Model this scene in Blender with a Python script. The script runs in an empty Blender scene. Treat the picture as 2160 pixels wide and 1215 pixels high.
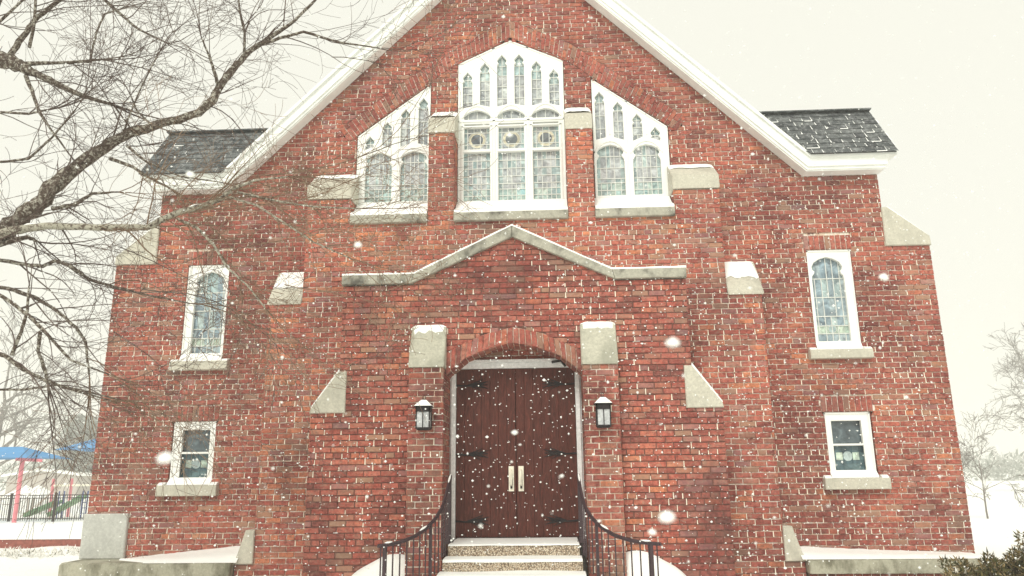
import bpy, math, random
import numpy as np
from mathutils import Vector, Matrix
random.seed(7)
R = random.Random(11)
C = bpy.context.scene.collection
PI = math.pi
EYE = 1.55
PITCH, ROLL, YAW, CX, FPX = 0.240275, -0.011225, 0.049179, 0.51298, 1600.0

# ------------------------------------------------------------------ camera
cp, sp = math.cos(PITCH), math.sin(PITCH)
f0 = Vector((0, cp, sp)); u0 = Vector((0, -sp, cp)); r0 = Vector((1, 0, 0))
cr, sr = math.cos(ROLL), math.sin(ROLL)
rr = cr*r0 + sr*u0; uu = -sr*r0 + cr*u0
Rz = Matrix.Rotation(YAW, 3, 'Z')
CR, CU, CF = Rz@rr, Rz@uu, Rz@f0
cam = bpy.data.cameras.new('camera'); camo = bpy.data.objects.new('camera', cam); C.objects.link(camo)
camo.matrix_world = Matrix(((CR.x, CU.x, -CF.x, CX), (CR.y, CU.y, -CF.y, 0), (CR.z, CU.z, -CF.z, EYE), (0, 0, 0, 1)))
cam.sensor_width = 36; cam.lens = 36*FPX/2160; cam.clip_start = 0.05; cam.clip_end = 2000
cam.dof.use_dof = True; cam.dof.focus_distance = 10.3; cam.dof.aperture_fstop = 3.4
bpy.context.scene.camera = camo

def at(px, py, Y):
    "real point at distance Y in front of the camera seen in the direction of a pixel"
    d = CF + (px-1080)/FPX*CR - (py-607.5)/FPX*CU
    t = Y/d.y
    return Vector((CX, 0, EYE)) + d*t

# ------------------------------------------------------------------ materials
def newmat(name):
    m = bpy.data.materials.new(name); m.use_nodes = True
    nt = m.node_tree; b = nt.nodes['Principled BSDF']
    return m, nt, b
def N(nt, t, **k):
    n = nt.nodes.new(t)
    for a, v in k.items():
        if a.startswith('i_'):
            n.inputs[a[2:].replace('_', ' ')].default_value = v
        else: setattr(n, a, v)
    return n
def ramp(nt, fac, stops, interp='LINEAR'):
    r = N(nt, 'ShaderNodeValToRGB'); cr_ = r.color_ramp; cr_.interpolation = interp
    while len(cr_.elements) < len(stops): cr_.elements.new(0.5)
    for e, (p, c) in zip(cr_.elements, stops):
        e.position = p; e.color = (*c, 1) if len(c) == 3 else c
    nt.links.new(fac, r.inputs[0]); return r.outputs[0]
def noise(nt, scale, detail=4, rough=0.55, vec=None, dist=0.0):
    n = N(nt, 'ShaderNodeTexNoise'); n.inputs['Scale'].default_value = scale
    n.inputs['Detail'].default_value = detail; n.inputs['Roughness'].default_value = rough
    n.inputs['Distortion'].default_value = dist
    if vec is None:
        g = N(nt, 'ShaderNodeNewGeometry'); vec = g.outputs['Position']
    nt.links.new(vec, n.inputs['Vector']); return n.outputs['Fac']
def mix(nt, a, b, fac, mode='MIX'):
    m = N(nt, 'ShaderNodeMix', data_type='RGBA', blend_type=mode)
    for s, v in ((m.inputs[6], a), (m.inputs[7], b), (m.inputs[0], fac)):
        if hasattr(v, 'is_linked'): nt.links.new(v, s)
        elif isinstance(v, (int, float)): s.default_value = v
        else: s.default_value = (*v, 1)
    return m.outputs[2]
def bump(nt, b, h, strength=0.3, dist=0.01):
    n = N(nt, 'ShaderNodeBump'); n.inputs['Strength'].default_value = strength
    n.inputs['Distance'].default_value = dist
    nt.links.new(h, n.inputs['Height']); nt.links.new(n.outputs[0], b.inputs['Normal'])
def vecscale(nt, s):
    g = N(nt, 'ShaderNodeNewGeometry'); m = N(nt, 'ShaderNodeVectorMath', operation='MULTIPLY')
    nt.links.new(g.outputs['Position'], m.inputs[0]); m.inputs[1].default_value = s
    return m.outputs[0]
def simple(name, col, rough=0.6, var=0.15, scale=8, metal=0.0, bmp=0.0, spec=0.5):
    m, nt, b = newmat(name)
    n = noise(nt, scale, 5, 0.6)
    c = ramp(nt, n, [(0.3, tuple(x*(1-var) for x in col)), (0.7, tuple(min(1, x*(1+var)) for x in col))])
    nt.links.new(c, b.inputs['Base Color']); b.inputs['Roughness'].default_value = rough
    b.inputs['Metallic'].default_value = metal; b.inputs['Specular IOR Level'].default_value = spec
    if bmp: bump(nt, b, noise(nt, scale*6, 4), bmp, 0.01)
    return m

def brick_mat(name='brick', tone=1.0, shift=0.0):
    m, nt, b = newmat(name)
    g = N(nt, 'ShaderNodeNewGeometry')
    rnd = g.outputs['Random Per Island']
    big = noise(nt, 0.55, 3, 0.5)
    add = N(nt, 'ShaderNodeMath', operation='MULTIPLY_ADD'); nt.links.new(big, add.inputs[0])
    add.inputs[1].default_value = 0.75; add.inputs[2].default_value = -0.38+shift
    ad2 = N(nt, 'ShaderNodeMath', operation='ADD', use_clamp=True)
    nt.links.new(rnd, ad2.inputs[0]); nt.links.new(add.outputs[0], ad2.inputs[1])
    T = lambda *c: tuple(x*tone for x in c)
    c = ramp(nt, ad2.outputs[0], [(0.0, T(.20, .062, .052)), (0.12, T(.26, .072, .058)), (0.35, T(.32, .084, .064)),
        (0.60, T(.355, .100, .076)), (0.78, T(.37, .118, .092)), (0.90, T(.41, .128, .080)), (0.96, T(.34, .15, .12)), (1.0, T(.47, .17, .095))])
    fine = noise(nt, 26, 6, 0.75)
    c = mix(nt, c, ramp(nt, fine, [(0.30, (.42, .40, .42)), (0.5, (1, 1, 1)), (0.72, (1.6, 1.55, 1.5))]), 1.0, 'MULTIPLY')
    # one brick in eight is buff, a few are lilac grey
    hsh = N(nt, 'ShaderNodeMath', operation='MULTIPLY'); nt.links.new(rnd, hsh.inputs[0]); hsh.inputs[1].default_value = 37.7
    fr = N(nt, 'ShaderNodeMath', operation='FRACT'); nt.links.new(hsh.outputs[0], fr.inputs[0])
    c = mix(nt, c, (.34, .235, .165), ramp(nt, fr.outputs[0], [(0.0, (.62, .62, .62)), (0.05, (.35, .35, .35)), (0.12, (0, 0, 0))], 'CONSTANT'))
    c = mix(nt, c, (.30, .19, .19), ramp(nt, fr.outputs[0], [(0.0, (0, 0, 0)), (0.90, (0, 0, 0)), (0.95, (.45, .45, .45))], 'CONSTANT'))
    # grey-buff lime bloom and dirt smears
    sm = noise(nt, 13, 6, 0.75, vecscale(nt, (1, 1, 1.8)), 0.7)
    c = mix(nt, c, (.40, .29, .22), ramp(nt, sm, [(0.49, (0, 0, 0)), (0.70, (.65, .65, .65))]))
    st = noise(nt, 1.4, 5, 0.6, vecscale(nt, (1, 1, .45)))
    c = mix(nt, c, (.055, .032, .030), ramp(nt, st, [(0.52, (0, 0, 0)), (0.72, (.5, .5, .5))]))
    broad = noise(nt, .85, 4, 0.6, None, .4)
    c = mix(nt, c, ramp(nt, broad, [(0.34, (.66, .62, .66)), (0.5, (.96, .96, .96)), (0.66, (1.14, 1.12, 1.05))]), 1.0, 'MULTIPLY')
    nt.links.new(c, b.inputs['Base Color']); b.inputs['Roughness'].default_value = 0.88
    b.inputs['Specular IOR Level'].default_value = 0.25
    bump(nt, b, noise(nt, 55, 5, 0.7), 0.7, 0.006)
    return m
M = {}
M['brick'] = brick_mat()
M['brick_arch'] = brick_mat('brick_arch', 1.08, 0.06)
M['brick_bay'] = brick_mat('bay_brick', 1.10, 0.14)
M['brick_porch'] = brick_mat('porch_brick', 1.06, -0.02)
def mortar_mat(name='mortar', sh=0.0):
    m, nt, b = newmat(name)
    n = noise(nt, 3.1, 6, 0.8, None, 0.4); n2 = noise(nt, 17, 3, 0.6)
    c = ramp(nt, n, [(0.30, (.80, .70, .55)), (0.42+sh, (.62, .46, .35)), (0.49+sh, (.24, .11, .085)), (0.80, (.07, .036, .03))])
    c = mix(nt, c, (.78, .74, .66), ramp(nt, n2, [(0.54-sh*.7, (0, 0, 0)), (0.62-sh*.7, (.9, .9, .9))]))
    nt.links.new(c, b.inputs['Base Color']); b.inputs['Roughness'].default_value = 0.95
    bump(nt, b, noise(nt, 90, 3), 0.5, 0.004)
    return m
M['joint'] = simple('snowy_lime_joint', (.82, .75, .62), .95, .08, 9)
M['mortar'] = mortar_mat('mortar', .075)
M['mortar_dark'] = mortar_mat('dark_mortar', -.11)  # darker joints with fewer cream patches, for the porch wall
def stone_mat(name, col, stain, amount, vert=0.5):
    m, nt, b = newmat(name)
    n = noise(nt, 3.2, 6, 0.65, vecscale(nt, (1, 1, vert)), 0.2)
    c = ramp(nt, noise(nt, 30, 6, 0.8), [(0.3, tuple(x*.70 for x in col)), (0.7, tuple(min(1, x*1.2) for x in col))])
    c = mix(nt, c, stain, ramp(nt, n, [(0.48, (0, 0, 0)), (0.66, (amount,)*3)]))
    nt.links.new(c, b.inputs['Base Color']); b.inputs['Roughness'].default_value = 0.9
    bump(nt, b, noise(nt, 80, 5, 0.7), 0.35, 0.004)
    return m
M['stone'] = stone_mat('limestone', (.57, .55, .46), (.36, .35, .29), .6)
M['stone_dark'] = stone_mat('weathered_coping', (.42, .41, .34), (.075, .072, .06), .92, 0.9)
M['stone_cap'] = stone_mat('lichened_cap_stone', (.50, .49, .40), (.27, .27, .215), .7)
M['ledge'] = stone_mat('mossy_concrete', (.42, .41, .32), (.11, .105, .065), .9)
M['block'] = stone_mat('smooth_grey_stone', (.52, .53, .49), (.40, .41, .38), .6)
def snow_mat():
    m, nt, b = newmat('snow')
    c = ramp(nt, noise(nt, 3, 5, 0.6), [(0.3, (.90, .92, .90)), (0.7, (.95, .96, .93))])
    nt.links.new(c, b.inputs['Base Color']); b.inputs['Roughness'].default_value = 0.75
    b.inputs['Specular IOR Level'].default_value = 0.2
    bump(nt, b, noise(nt, 14, 6, 0.6), 0.35, 0.02)
    return m
M['snow'] = snow_mat()
M['paint'] = simple('white_paint', (.84, .855, .82), .55, .04, 3, bmp=0.05)
M['trim'] = simple('white_fascia_paint', (.83, .85, .82), .6, .08, 4, bmp=0.06)
M['old_paint'] = stone_mat('weathered_white_paint', (.88, .90, .88), (.60, .62, .62), .4, 6)
def glass_mat(name, stops, rough=0.12, dark=False):
    m, nt, b = newmat(name)
    g = N(nt, 'ShaderNodeNewGeometry')
    c = ramp(nt, g.outputs['Random Per Island'], stops)
    w = noise(nt, 7, 5, 0.6, None, 1.2)
    c = mix(nt, c, ramp(nt, w, [(0.3, (.45, .45, .48)), (0.52, (1, 1, 1)), (0.7, (1.6, 1.6, 1.6))]), 1.0, 'MULTIPLY')
    nt.links.new(c, b.inputs['Base Color']); b.inputs['Roughness'].default_value = rough
    b.inputs['Specular IOR Level'].default_value = 0.6
    bump(nt, b, noise(nt, 18, 4), 0.25, 0.01)
    return m
M['glass_grey'] = glass_mat('opal_glass', [(0, (.33, .36, .38)), (.4, (.40, .43, .44)), (.7, (.44, .45, .46)), (1, (.50, .54, .53))])
M['glass_teal'] = glass_mat('teal_glass', [(0, (.30, .41, .42)), (.5, (.36, .45, .45)), (1, (.41, .50, .49))])
M['glass_aqua'] = glass_mat('aqua_glass', [(0, (.35, .47, .45)), (.5, (.38, .49, .46)), (.85, (.43, .50, .45)), (1, (.30, .50, .53))])
M['glass_dark'] = glass_mat('dark_pane_glass', [(0, (.08, .11, .125)), (1, (.10, .13, .145))], .06)
M['glass_deep'] = glass_mat('deep_teal_glass', [(0, (.05, .10, .12)), (.5, (.075, .13, .15)), (1, (.10, .16, .17))], .1)
M['glass_blue'] = glass_mat('blue_glass', [(0, (.22, .30, .35)), (.5, (.28, .36, .40)), (1, (.34, .41, .43))])
M['glass_green'] = glass_mat('green_glass', [(0, (.38, .49, .42)), (1, (.46, .54, .45))])
M['glass_disc'] = glass_mat('smoky_roundel_glass', [(0, (.12, .14, .16)), (1, (.15, .17, .18))])
M['glass_cream'] = glass_mat('cream_glass', [(0, (.50, .47, .36)), (1, (.62, .58, .44))])
M['lead'] = simple('lead_came', (.64, .66, .62), .5, .15, 20)
M['iron'] = simple('black_iron', (.018, .014, .016), .6, .3, 12, spec=.25, bmp=.1)
M['iron_brown'] = simple('painted_rail_iron', (.040, .020, .026), .5, .3, 12, bmp=.1)
M['brass'] = simple('pale_brass', (.88, .84, .70), .35, .15, 15)
def wood_mat():
    m, nt, b = newmat('dark_door_wood')
    g = noise(nt, 7, 7, 0.8, vecscale(nt, (5, 1, .9)), 0.8)
    c = ramp(nt, g, [(0.30, (.034, .007, .0045)), (0.5, (.080, .016, .010)), (0.72, (.16, .040, .026))])
    gi = N(nt, 'ShaderNodeNewGeometry')
    c = mix(nt, c, ramp(nt, gi.outputs['Random Per Island'], [(0, (.96, .95, .95)), (1, (1.05, 1.04, 1.03))]), 1.0, 'MULTIPLY')
    nt.links.new(c, b.inputs['Base Color']); b.inputs['Roughness'].default_value = 0.62
    b.inputs['Specular IOR Level'].default_value = 0.3
    bump(nt, b, g, 0.35, 0.005)
    return m
M['wood'] = wood_mat()
def shingle_mat():
    m, nt, b = newmat('asphalt_shingle')
    g = N(nt, 'ShaderNodeNewGeometry')
    c = ramp(nt, g.outputs['Random Per Island'], [(0, (.035, .040, .044)), (.5, (.060, .068, .070)), (1, (.10, .11, .11))])
    c = mix(nt, c, ramp(nt, noise(nt, 60, 4, .7), [(0.3, (.6, .6, .6)), (0.7, (1.5, 1.5, 1.5))]), 1.0, 'MULTIPLY')
    c = mix(nt, c, (.5, .52, .52), ramp(nt, noise(nt, 11, 7, .85), [(0.48, (0, 0, 0)), (0.66, (.55, .55, .55))]))
    nt.links.new(c, b.inputs['Base Color']); b.inputs['Roughness'].default_value = .9
    return m
M['shingle'] = shingle_mat()
M['felt'] = simple('roof_underlay', (.02, .022, .024), .9)
def agg_mat():
    m, nt, b = newmat('exposed_aggregate')
    v = N(nt, 'ShaderNodeTexVoronoi'); v.inputs['Scale'].default_value = 75
    g = N(nt, 'ShaderNodeNewGeometry'); nt.links.new(g.outputs['Position'], v.inputs['Vector'])
    c = ramp(nt, v.outputs['Color'], [(0.15, (.26, .18, .12)), (0.4, (.48, .37, .26)), (0.65, (.66, .56, .43)), (0.9, (.76, .68, .55))])
    c = mix(nt, c, (.09, .065, .045), ramp(nt, v.outputs['Distance'], [(0.42, (0, 0, 0)), (0.7, (.8, .8, .8))]))
    nt.links.new(c, b.inputs['Base Color']); b.inputs['Roughness'].default_value = .8
    bump(nt, b, v.outputs['Distance'], .6, .006)
    return m
M['aggregate'] = agg_mat()
def bark_mat(name, dark, pale, lo=.5, hi=.58, sc=34):
    m, nt, b = newmat(name)
    n = noise(nt, sc, 6, 0.7, None, .4)
    c = ramp(nt, noise(nt, 50, 4, .7), [(0.3, tuple(x*.6 for x in dark)), (0.7, tuple(x*1.4 for x in dark))])
    c = mix(nt, c, pale, ramp(nt, n, [(lo, (0, 0, 0)), (hi, (.9, .9, .9))]))
    nt.links.new(c, b.inputs['Base Color']); b.inputs['Roughness'].default_value = .95
    b.inputs['Specular IOR Level'].default_value = .15
    bump(nt, b, noise(nt, 60, 6, .7), .9, .02)
    return m
M['bark'] = bark_mat('lichened_bark', (.105, .080, .064), (.50, .48, .41), .49, .59)
M['bark_pale'] = bark_mat('pale_lichened_bark', (.13, .10, .08), (.52, .50, .41), .42, .52)
M['twig'] = bark_mat('twig_bark', (.13, .098, .086), (.30, .25, .21), .5, .65, 3)
M['twig_pale'] = bark_mat('tan_twig_bark', (.24, .165, .115), (.40, .31, .23), .5, .65, 3)
M['far_bark'] = bark_mat('haze_paled_far_bark', (.20, .18, .165), (.55, .54, .50), .5, .65, 3)  # bark lightened so the colour itself carries the distance haze
M['pink'] = simple('red_painted_steel', (.70, .20, .24), .5, .08, 4)
M['blue_cloth'] = simple('blue_shade_cloth', (.07, .27, .55), .8, .1, 2)
M['green_plastic'] = simple('green_plastic', (.22, .42, .20), .5, .1)
M['blue_plastic'] = simple('blue_plastic', (.04, .08, .30), .5, .1)
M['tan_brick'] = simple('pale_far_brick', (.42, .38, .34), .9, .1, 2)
M['low_brick'] = simple('low_wall_brick', (.27, .085, .065), .9, .35, 12, bmp=.3)
def leaf_mat(name, stops):
    m, nt, b = newmat(name)
    g = N(nt, 'ShaderNodeNewGeometry')
    c = ramp(nt, g.outputs['Random Per Island'], stops)
    nt.links.new(c, b.inputs['Base Color']); b.inputs['Roughness'].default_value = .8
    b.inputs['Specular IOR Level'].default_value = .2
    return m
M['juniper'] = leaf_mat('juniper_foliage', [(0, (.035, .04, .015)), (.4, (.09, .085, .03)), (.7, (.20, .15, .06)), (.9, (.34, .26, .14)), (1, (.75, .74, .68))])
M['evergreen'] = leaf_mat('evergreen_foliage', [(0, (.05, .07, .05)), (.7, (.10, .13, .09)), (1, (.3, .32, .3))])
M['pale_far'] = leaf_mat('haze_paled_foliage', [(0, (.20, .22, .19)), (.6, (.34, .36, .33)), (1, (.62, .63, .60))])  # haze fade of the far evergreen and shrubs painted into pale greys
M['snowy_shrub'] = leaf_mat('snowy_hedge_foliage', [(0, (.14, .14, .10)), (.14, (.30, .30, .26)), (.22, (.84, .84, .80)), (1, (.9, .9, .86))])
M['lamp_glass'] = simple('frosted_lantern_glass', (.46, .48, .49), .2, .35, 25)

# ------------------------------------------------------------------ mesh builder
class MB:
    def __init__(s): s.v = []; s.f = []; s.mi = []
    def add(s, vs, fs, mi=0):
        o = len(s.v); s.v += [tuple(v) for v in vs]
        s.f += [tuple(i+o for i in f) for f in fs]; s.mi += [mi]*len(fs); return s
    def box(s, x0, x1, y0, y1, z0, z1, mi=0, bev=0.0):
        if bev <= 0:
            vs = [(x, y, z) for z in (z0, z1) for y in (y0, y1) for x in (x0, x1)]
            return s.add(vs, [(0, 2, 3, 1), (4, 5, 7, 6), (0, 1, 5, 4), (2, 6, 7, 3), (0, 4, 6, 2), (1, 3, 7, 5)], mi)
        # chamfered box: front profile inset
        o = len(s.v); b = bev
        return s.prism([(x0, z0), (x1, z0), (x1, z1), (x0, z1)], y0, y1, mi, b)
    def prism(s, poly, y0, y1, mi=0, bev=0.0):
        "polygon in (x,z), extruded along y, front at y0; optional chamfer on the front and back rims"
        n = len(poly)
        area = sum(poly[i][0]*poly[(i+1) % n][1]-poly[(i+1) % n][0]*poly[i][1] for i in range(n))
        if area < 0: poly = poly[::-1]
        def inset(d):
            out = []
            for i in range(n):
                p0, p1, p2 = (Vector(poly[i-1]), Vector(poly[i]), Vector(poly[(i+1) % n]))
                e1 = (p1-p0).normalized(); e2 = (p2-p1).normalized()
                n1 = Vector((-e1.y, e1.x)); n2 = Vector((-e2.y, e2.x))
                k = n1+n2; k = k/max(0.3, k.dot(n1)) if k.length > 1e-6 else n1
                out.append((p1.x+k.x*d, p1.y+k.y*d))
            return out
        rings = [(poly, y0), (poly, y1)] if bev <= 0 else [(inset(bev), y0), (poly, y0+bev), (poly, y1-bev), (inset(bev), y1)]
        vs = [(x, y, z) for pl, y in rings for x, z in pl]
        m = len(rings); fs = [tuple(range(n))]
        for k in range(m-1):
            for i in range(n):
                j = (i+1) % n
                fs.append((k*n+i, (k+1)*n+i, (k+1)*n+j, k*n+j))
        fs.append(tuple(range((m-1)*n, m*n))[::-1])
        return s.add(vs, fs, mi)
    def prism_x(s, prof, x0, x1, mi=0, bev=0.0):
        "profile in (y,z) extruded along x"
        t = MB(); t.prism([(p[0], p[1]) for p in prof], x0, x1, mi, bev)
        # t coords are (y, x, z) -> swap
        return s.add([(v[1], v[0], v[2]) for v in t.v], [f[::-1] for f in t.f], mi)
    def tube(s, pts, rad, sides=6, mi=0, cap=True):
        pts = [Vector(p) for p in pts]; n = len(pts)
        if not isinstance(rad, (list, tuple)): rad = [rad]*n
        vs = []; up = None
        for i, p in enumerate(pts):
            d = (pts[min(i+1, n-1)]-pts[max(i-1, 0)])
            if d.length < 1e-9: d = Vector((0, 0, 1))
            d.normalize()
            if up is None:
                a = Vector((0, 0, 1)) if abs(d.z) < .9 else Vector((1, 0, 0))
                up = d.cross(a).normalized()
            else:
                up = (up-d*up.dot(d))
                up = up.normalized() if up.length > 1e-6 else d.orthogonal().normalized()
            w = d.cross(up)
            for k in range(sides):
                t = 2*PI*k/sides
                vs.append(p+(up*math.cos(t)+w*math.sin(t))*rad[i])
        fs = []
        for i in range(n-1):
            for k in range(sides):
                k2 = (k+1) % sides
                fs.append((i*sides+k, i*sides+k2, (i+1)*sides+k2, (i+1)*sides+k))
        if cap:
            fs.append(tuple(range(sides))[::-1]); fs.append(tuple(range((n-1)*sides, n*sides)))
        return s.add(vs, fs, mi)
    def bar(s, a, b, w, h, mi=0):
        a = Vector(a); b = Vector(b); d = (b-a).normalized()
        x = d.cross(Vector((0, 0, 1)));
        if x.length < 1e-4: x = Vector((1, 0, 0))
        x.normalize(); z = x.cross(d)
        vs = [p+x*sx*w/2+z*sz*h/2 for p in (a, b) for sx, sz in ((-1, -1), (1, -1), (1, 1), (-1, 1))]
        return s.add(vs, [(0, 1, 2, 3), (7, 6, 5, 4), (0, 4, 5, 1), (1, 5, 6, 2), (2, 6, 7, 3), (3, 7, 4, 0)], mi)
    def blob(s, c, r, mi=0, seed=None, sub=0):
        rr_ = random.Random(seed) if seed is not None else R
        vs = [Vector(v) for v in ((0, 0, 1), (1, 0, 0), (0, 1, 0), (-1, 0, 0), (0, -1, 0), (0, 0, -1))]
        fs = [(0, 1, 2), (0, 2, 3), (0, 3, 4), (0, 4, 1), (5, 2, 1), (5, 3, 2), (5, 4, 3), (5, 1, 4)]
        for _ in range(sub):
            nf = []; cache = {}
            def mid(a, b):
                k = (min(a, b), max(a, b))
                if k not in cache:
                    cache[k] = len(vs); vs.append(((vs[a]+vs[b])/2).normalized())
                return cache[k]
            for a, b, c_ in fs:
                ab, bc, ca = mid(a, b), mid(b, c_), mid(c_, a)
                nf += [(a, ab, ca), (ab, b, bc), (ca, bc, c_), (ab, bc, ca)]
            fs = nf
        if not isinstance(r, (tuple, list)): r = (r, r, r)
        out = []
        for v in vs:
            k = rr_.uniform(.75, 1.2)
            out.append((c[0]+v.x*r[0]*k, c[1]+v.y*r[1]*k, c[2]+v.z*r[2]*k))
        return s.add(out, fs, mi)
    def build(s, name, mats, parent=None, smooth=False, loc=None):
        me = bpy.data.meshes.new(name)
        vs = s.v
        if loc is not None: vs = [(v[0]-loc[0], v[1]-loc[1], v[2]-loc[2]) for v in vs]
        me.from_pydata(vs, [], s.f)
        if not isinstance(mats, (list, tuple)): mats = [mats]
        for m in mats: me.materials.append(M[m] if isinstance(m, str) else m)
        if len(mats) > 1: me.polygons.foreach_set('material_index', s.mi)
        if smooth: me.polygons.foreach_set('use_smooth', [True]*len(me.polygons))
        me.update()
        o = bpy.data.objects.new(name, me); C.objects.link(o)
        if parent: o.parent = parent
        elif loc is not None: o.location = loc
        return o
def tag(o, label=None, cat=None, group=None, kind=None):
    if label: o['label'] = label
    if cat: o['category'] = cat
    if group: o['group'] = group
    if kind: o['kind'] = kind
    return o
def empty(name, loc, label, cat, group=None):
    o = bpy.data.objects.new(name, None); C.objects.link(o); o.location = loc
    o.empty_display_size = .3
    return tag(o, label, cat, group)
def put(mb, name, mats, root, smooth=False):
    "mesh given in world coordinates, parented to a thing whose Empty stands at root.location"
    L = root.location
    for i, v in enumerate(mb.v): mb.v[i] = (v[0]-L.x, v[1]-L.y, v[2]-L.z)
    return mb.build(name, mats, root, smooth)

def fill_shape(polys, depth, bev=0.0, yfront=0.0):
    "outer polygon with holes in (x,z) -> verts/faces, extruded along y from yfront to yfront+depth"
    cu = bpy.data.curves.new('tmp', 'CURVE'); cu.dimensions = '2D'; cu.fill_mode = 'BOTH'
    cu.extrude = depth/2-bev; cu.bevel_depth = bev; cu.bevel_resolution = 0
    cu.offset = -bev
    for pl in polys:
        sp_ = cu.splines.new('POLY'); sp_.points.add(len(pl)-1)
        for p, (x, z) in zip(sp_.points, pl): p.co = (x, z, 0, 1)
        sp_.use_cyclic_u = True
    o = bpy.data.objects.new('tmp', cu); C.objects.link(o)
    dg = bpy.context.evaluated_depsgraph_get(); dg.update()
    me = bpy.data.meshes.new_from_object(o.evaluated_get(dg))
    vs = [(v.co.x, yfront+depth/2-v.co.z, v.co.y) for v in me.vertices]
    fs = [tuple(p.vertices)[::-1] for p in me.polygons]
    bpy.data.objects.remove(o); bpy.data.curves.remove(cu); bpy.data.meshes.remove(me)
    return vs, fs

# ------------------------------------------------------------------ real brickwork
CH, BL, J = 0.073, 0.21, 0.0125
def interval(poly, z):
    xs = []
    n = len(poly)
    for i in range(n):
        (x0, z0), (x1, z1) = poly[i], poly[(i+1) % n]
        if (z0 <= z < z1) or (z1 <= z < z0):
            xs.append(x0+(x1-x0)*(z-z0)/(z1-z0))
    return (min(xs), max(xs)) if len(xs) >= 2 else None
def spans(solids, holes, z):
    iv = sorted(i for i in (interval(p, z) for p in solids) if i)
    out = []
    for a, b in iv:
        if out and a <= out[-1][1]+1e-6: out[-1][1] = max(out[-1][1], b)
        else: out.append([a, b])
    for h in holes:
        i = interval(h, z)
        if not i: continue
        nx = []
        for a, b in out:
            if i[1] <= a or i[0] >= b: nx.append([a, b]); continue
            if i[0] > a: nx.append([a, i[0]])
            if i[1] < b: nx.append([i[1], b])
        out = nx
    return out
def brick_quad(mb, q, fn, jit=.0013, proud=0.0, back=.016, rnd=R):
    "q: four (u,z) corners counter-clockwise; fn maps (u,z,out) to a point"
    cxm = sum(p[0] for p in q)/4; czm = sum(p[1] for p in q)/4
    j = lambda a=jit: rnd.uniform(-a, a)
    base = [(p[0]+j(), p[1]+j()) for p in q]
    def ins(p, d):
        dx, dz = cxm-p[0], czm-p[1]
        return (p[0]+math.copysign(min(d, abs(dx)*.45), dx), p[1]+math.copysign(min(d, abs(dz)*.45), dz))
    r1 = base; r2 = [ins(p, .005+j(.0015)) for p in base]
    t = [proud+j(.0012) for _ in range(4)]
    vs = [fn(p[0], p[1], -back) for p in r1] + [fn(p[0], p[1], tt-.004) for p, tt in zip(r1, t)] + [fn(p[0], p[1], tt) for p, tt in zip(r2, t)]
    mb.add(vs, [(8, 9, 10, 11)]+[(4+i, 4+(i+1) % 4, 8+(i+1) % 4, 8+i) for i in range(4)]+[(i, (i+1) % 4, 4+(i+1) % 4, 4+i) for i in range(4)], 0)
def brickwork(mb, solids, holes, zmin, zmax, fn, seed=0, flip=0.0, pj=.40):
    def amt(u, z): return pj+.52*math.sin(u*1.9+seed)*math.cos(z*2.3+u*.7)+.25*math.sin(u*5.1+z*4.3)
    rnd = random.Random(seed)
    k0, k1 = int(math.floor(zmin/CH+1e-6)), int(math.ceil(zmax/CH-1e-6))
    for k in range(k0, k1):
        z0, z1 = max(zmin, k*CH), min(zmax, (k+1)*CH)
        if z1-z0 < .02: continue
        s0, s1 = spans(solids, holes, z0+.002), spans(solids, holes, z1-.002)
        sm = spans(solids, holes, (z0+z1)/2)
        tr = []
        if len(s0) == len(s1) == len(sm) and all(abs(a[0]-b[0]) < .16 and abs(a[1]-b[1]) < .16 for a, b in zip(s0, s1)):
            tr = [(a[0], a[1], b[0], b[1]) for a, b in zip(s0, s1)]
        else: tr = [(a, b, a, b) for a, b in sm]
        header = (k % 7 == 3)
        L = BL/2+.004 if header else BL
        off = (0 if k % 2 else BL/2) + flip + rnd.uniform(-.012, .012)
        for a0, b0, a1, b1 in tr:
            mb.add([fn(a0, z0, -.013), fn(b0, z0, -.013), fn(b1, z1, -.013), fn(a1, z1, -.013)], [(0, 1, 2, 3)], 1)
            u = math.floor((min(a0, a1)-off)/L)*L+off
            while u < max(b0, b1):
                if max(a0, a1)+.02 < u < min(b0, b1)-.02 and rnd.random() < amt(u, z0):
                    w1 = rnd.uniform(.0042, .0075); w0 = w1*rnd.choice((1, 1, 1.5, 2.1)); dx = rnd.uniform(-.002, .002)
                    zt = z1-rnd.choice((0, 0, .012, .025))
                    mb.add([fn(u-w0+dx, z0+.001, -.002), fn(u+w0+dx, z0+.001, -.002), fn(u+w1*.9, z0+.014, -.0035), fn(u+w1*.8, zt, -.005), fn(u-w1*.8, zt, -.005), fn(u-w1*.9, z0+.014, -.0035)], [(0, 1, 2, 5), (5, 2, 3, 4)], 2)
                g = J/2
                x0, x1 = u+g, u+L-g
                q0, q1 = max(x0, a0), min(x1, b0); p0, p1 = max(x0, a1), min(x1, b1)
                if q1-q0 > .015 or p1-p0 > .015:
                    if q1-q0 < .004: m = q0 if a0 > x0 else q1; q0, q1 = m-.002, m+.002
                    if p1-p0 < .004: m = p0 if a1 > x0 else p1; p0, p1 = m-.002, m+.002
                    dz = rnd.uniform(-.0015, .0015)
                    brick_quad(mb, [(q0, z0+g+dz), (q1, z0+g+dz), (p1, z1-g+dz), (p0, z1-g+dz)], fn, proud=rnd.uniform(-.0025, .0025), rnd=rnd)
                u += L
def fplane(Y):  # front-facing wall plane
    return lambda u, z, o: (u, Y-o, z)
def splane(X, s):  # side-facing wall, s=+1 faces +x ; u runs along y
    return lambda u, z, o: (X+s*o, u, z) if s > 0 else (X-o, -u, z)
def rect(x0, x1, z0, z1): return [(x0, z0), (x1, z0), (x1, z1), (x0, z1)]

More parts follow.
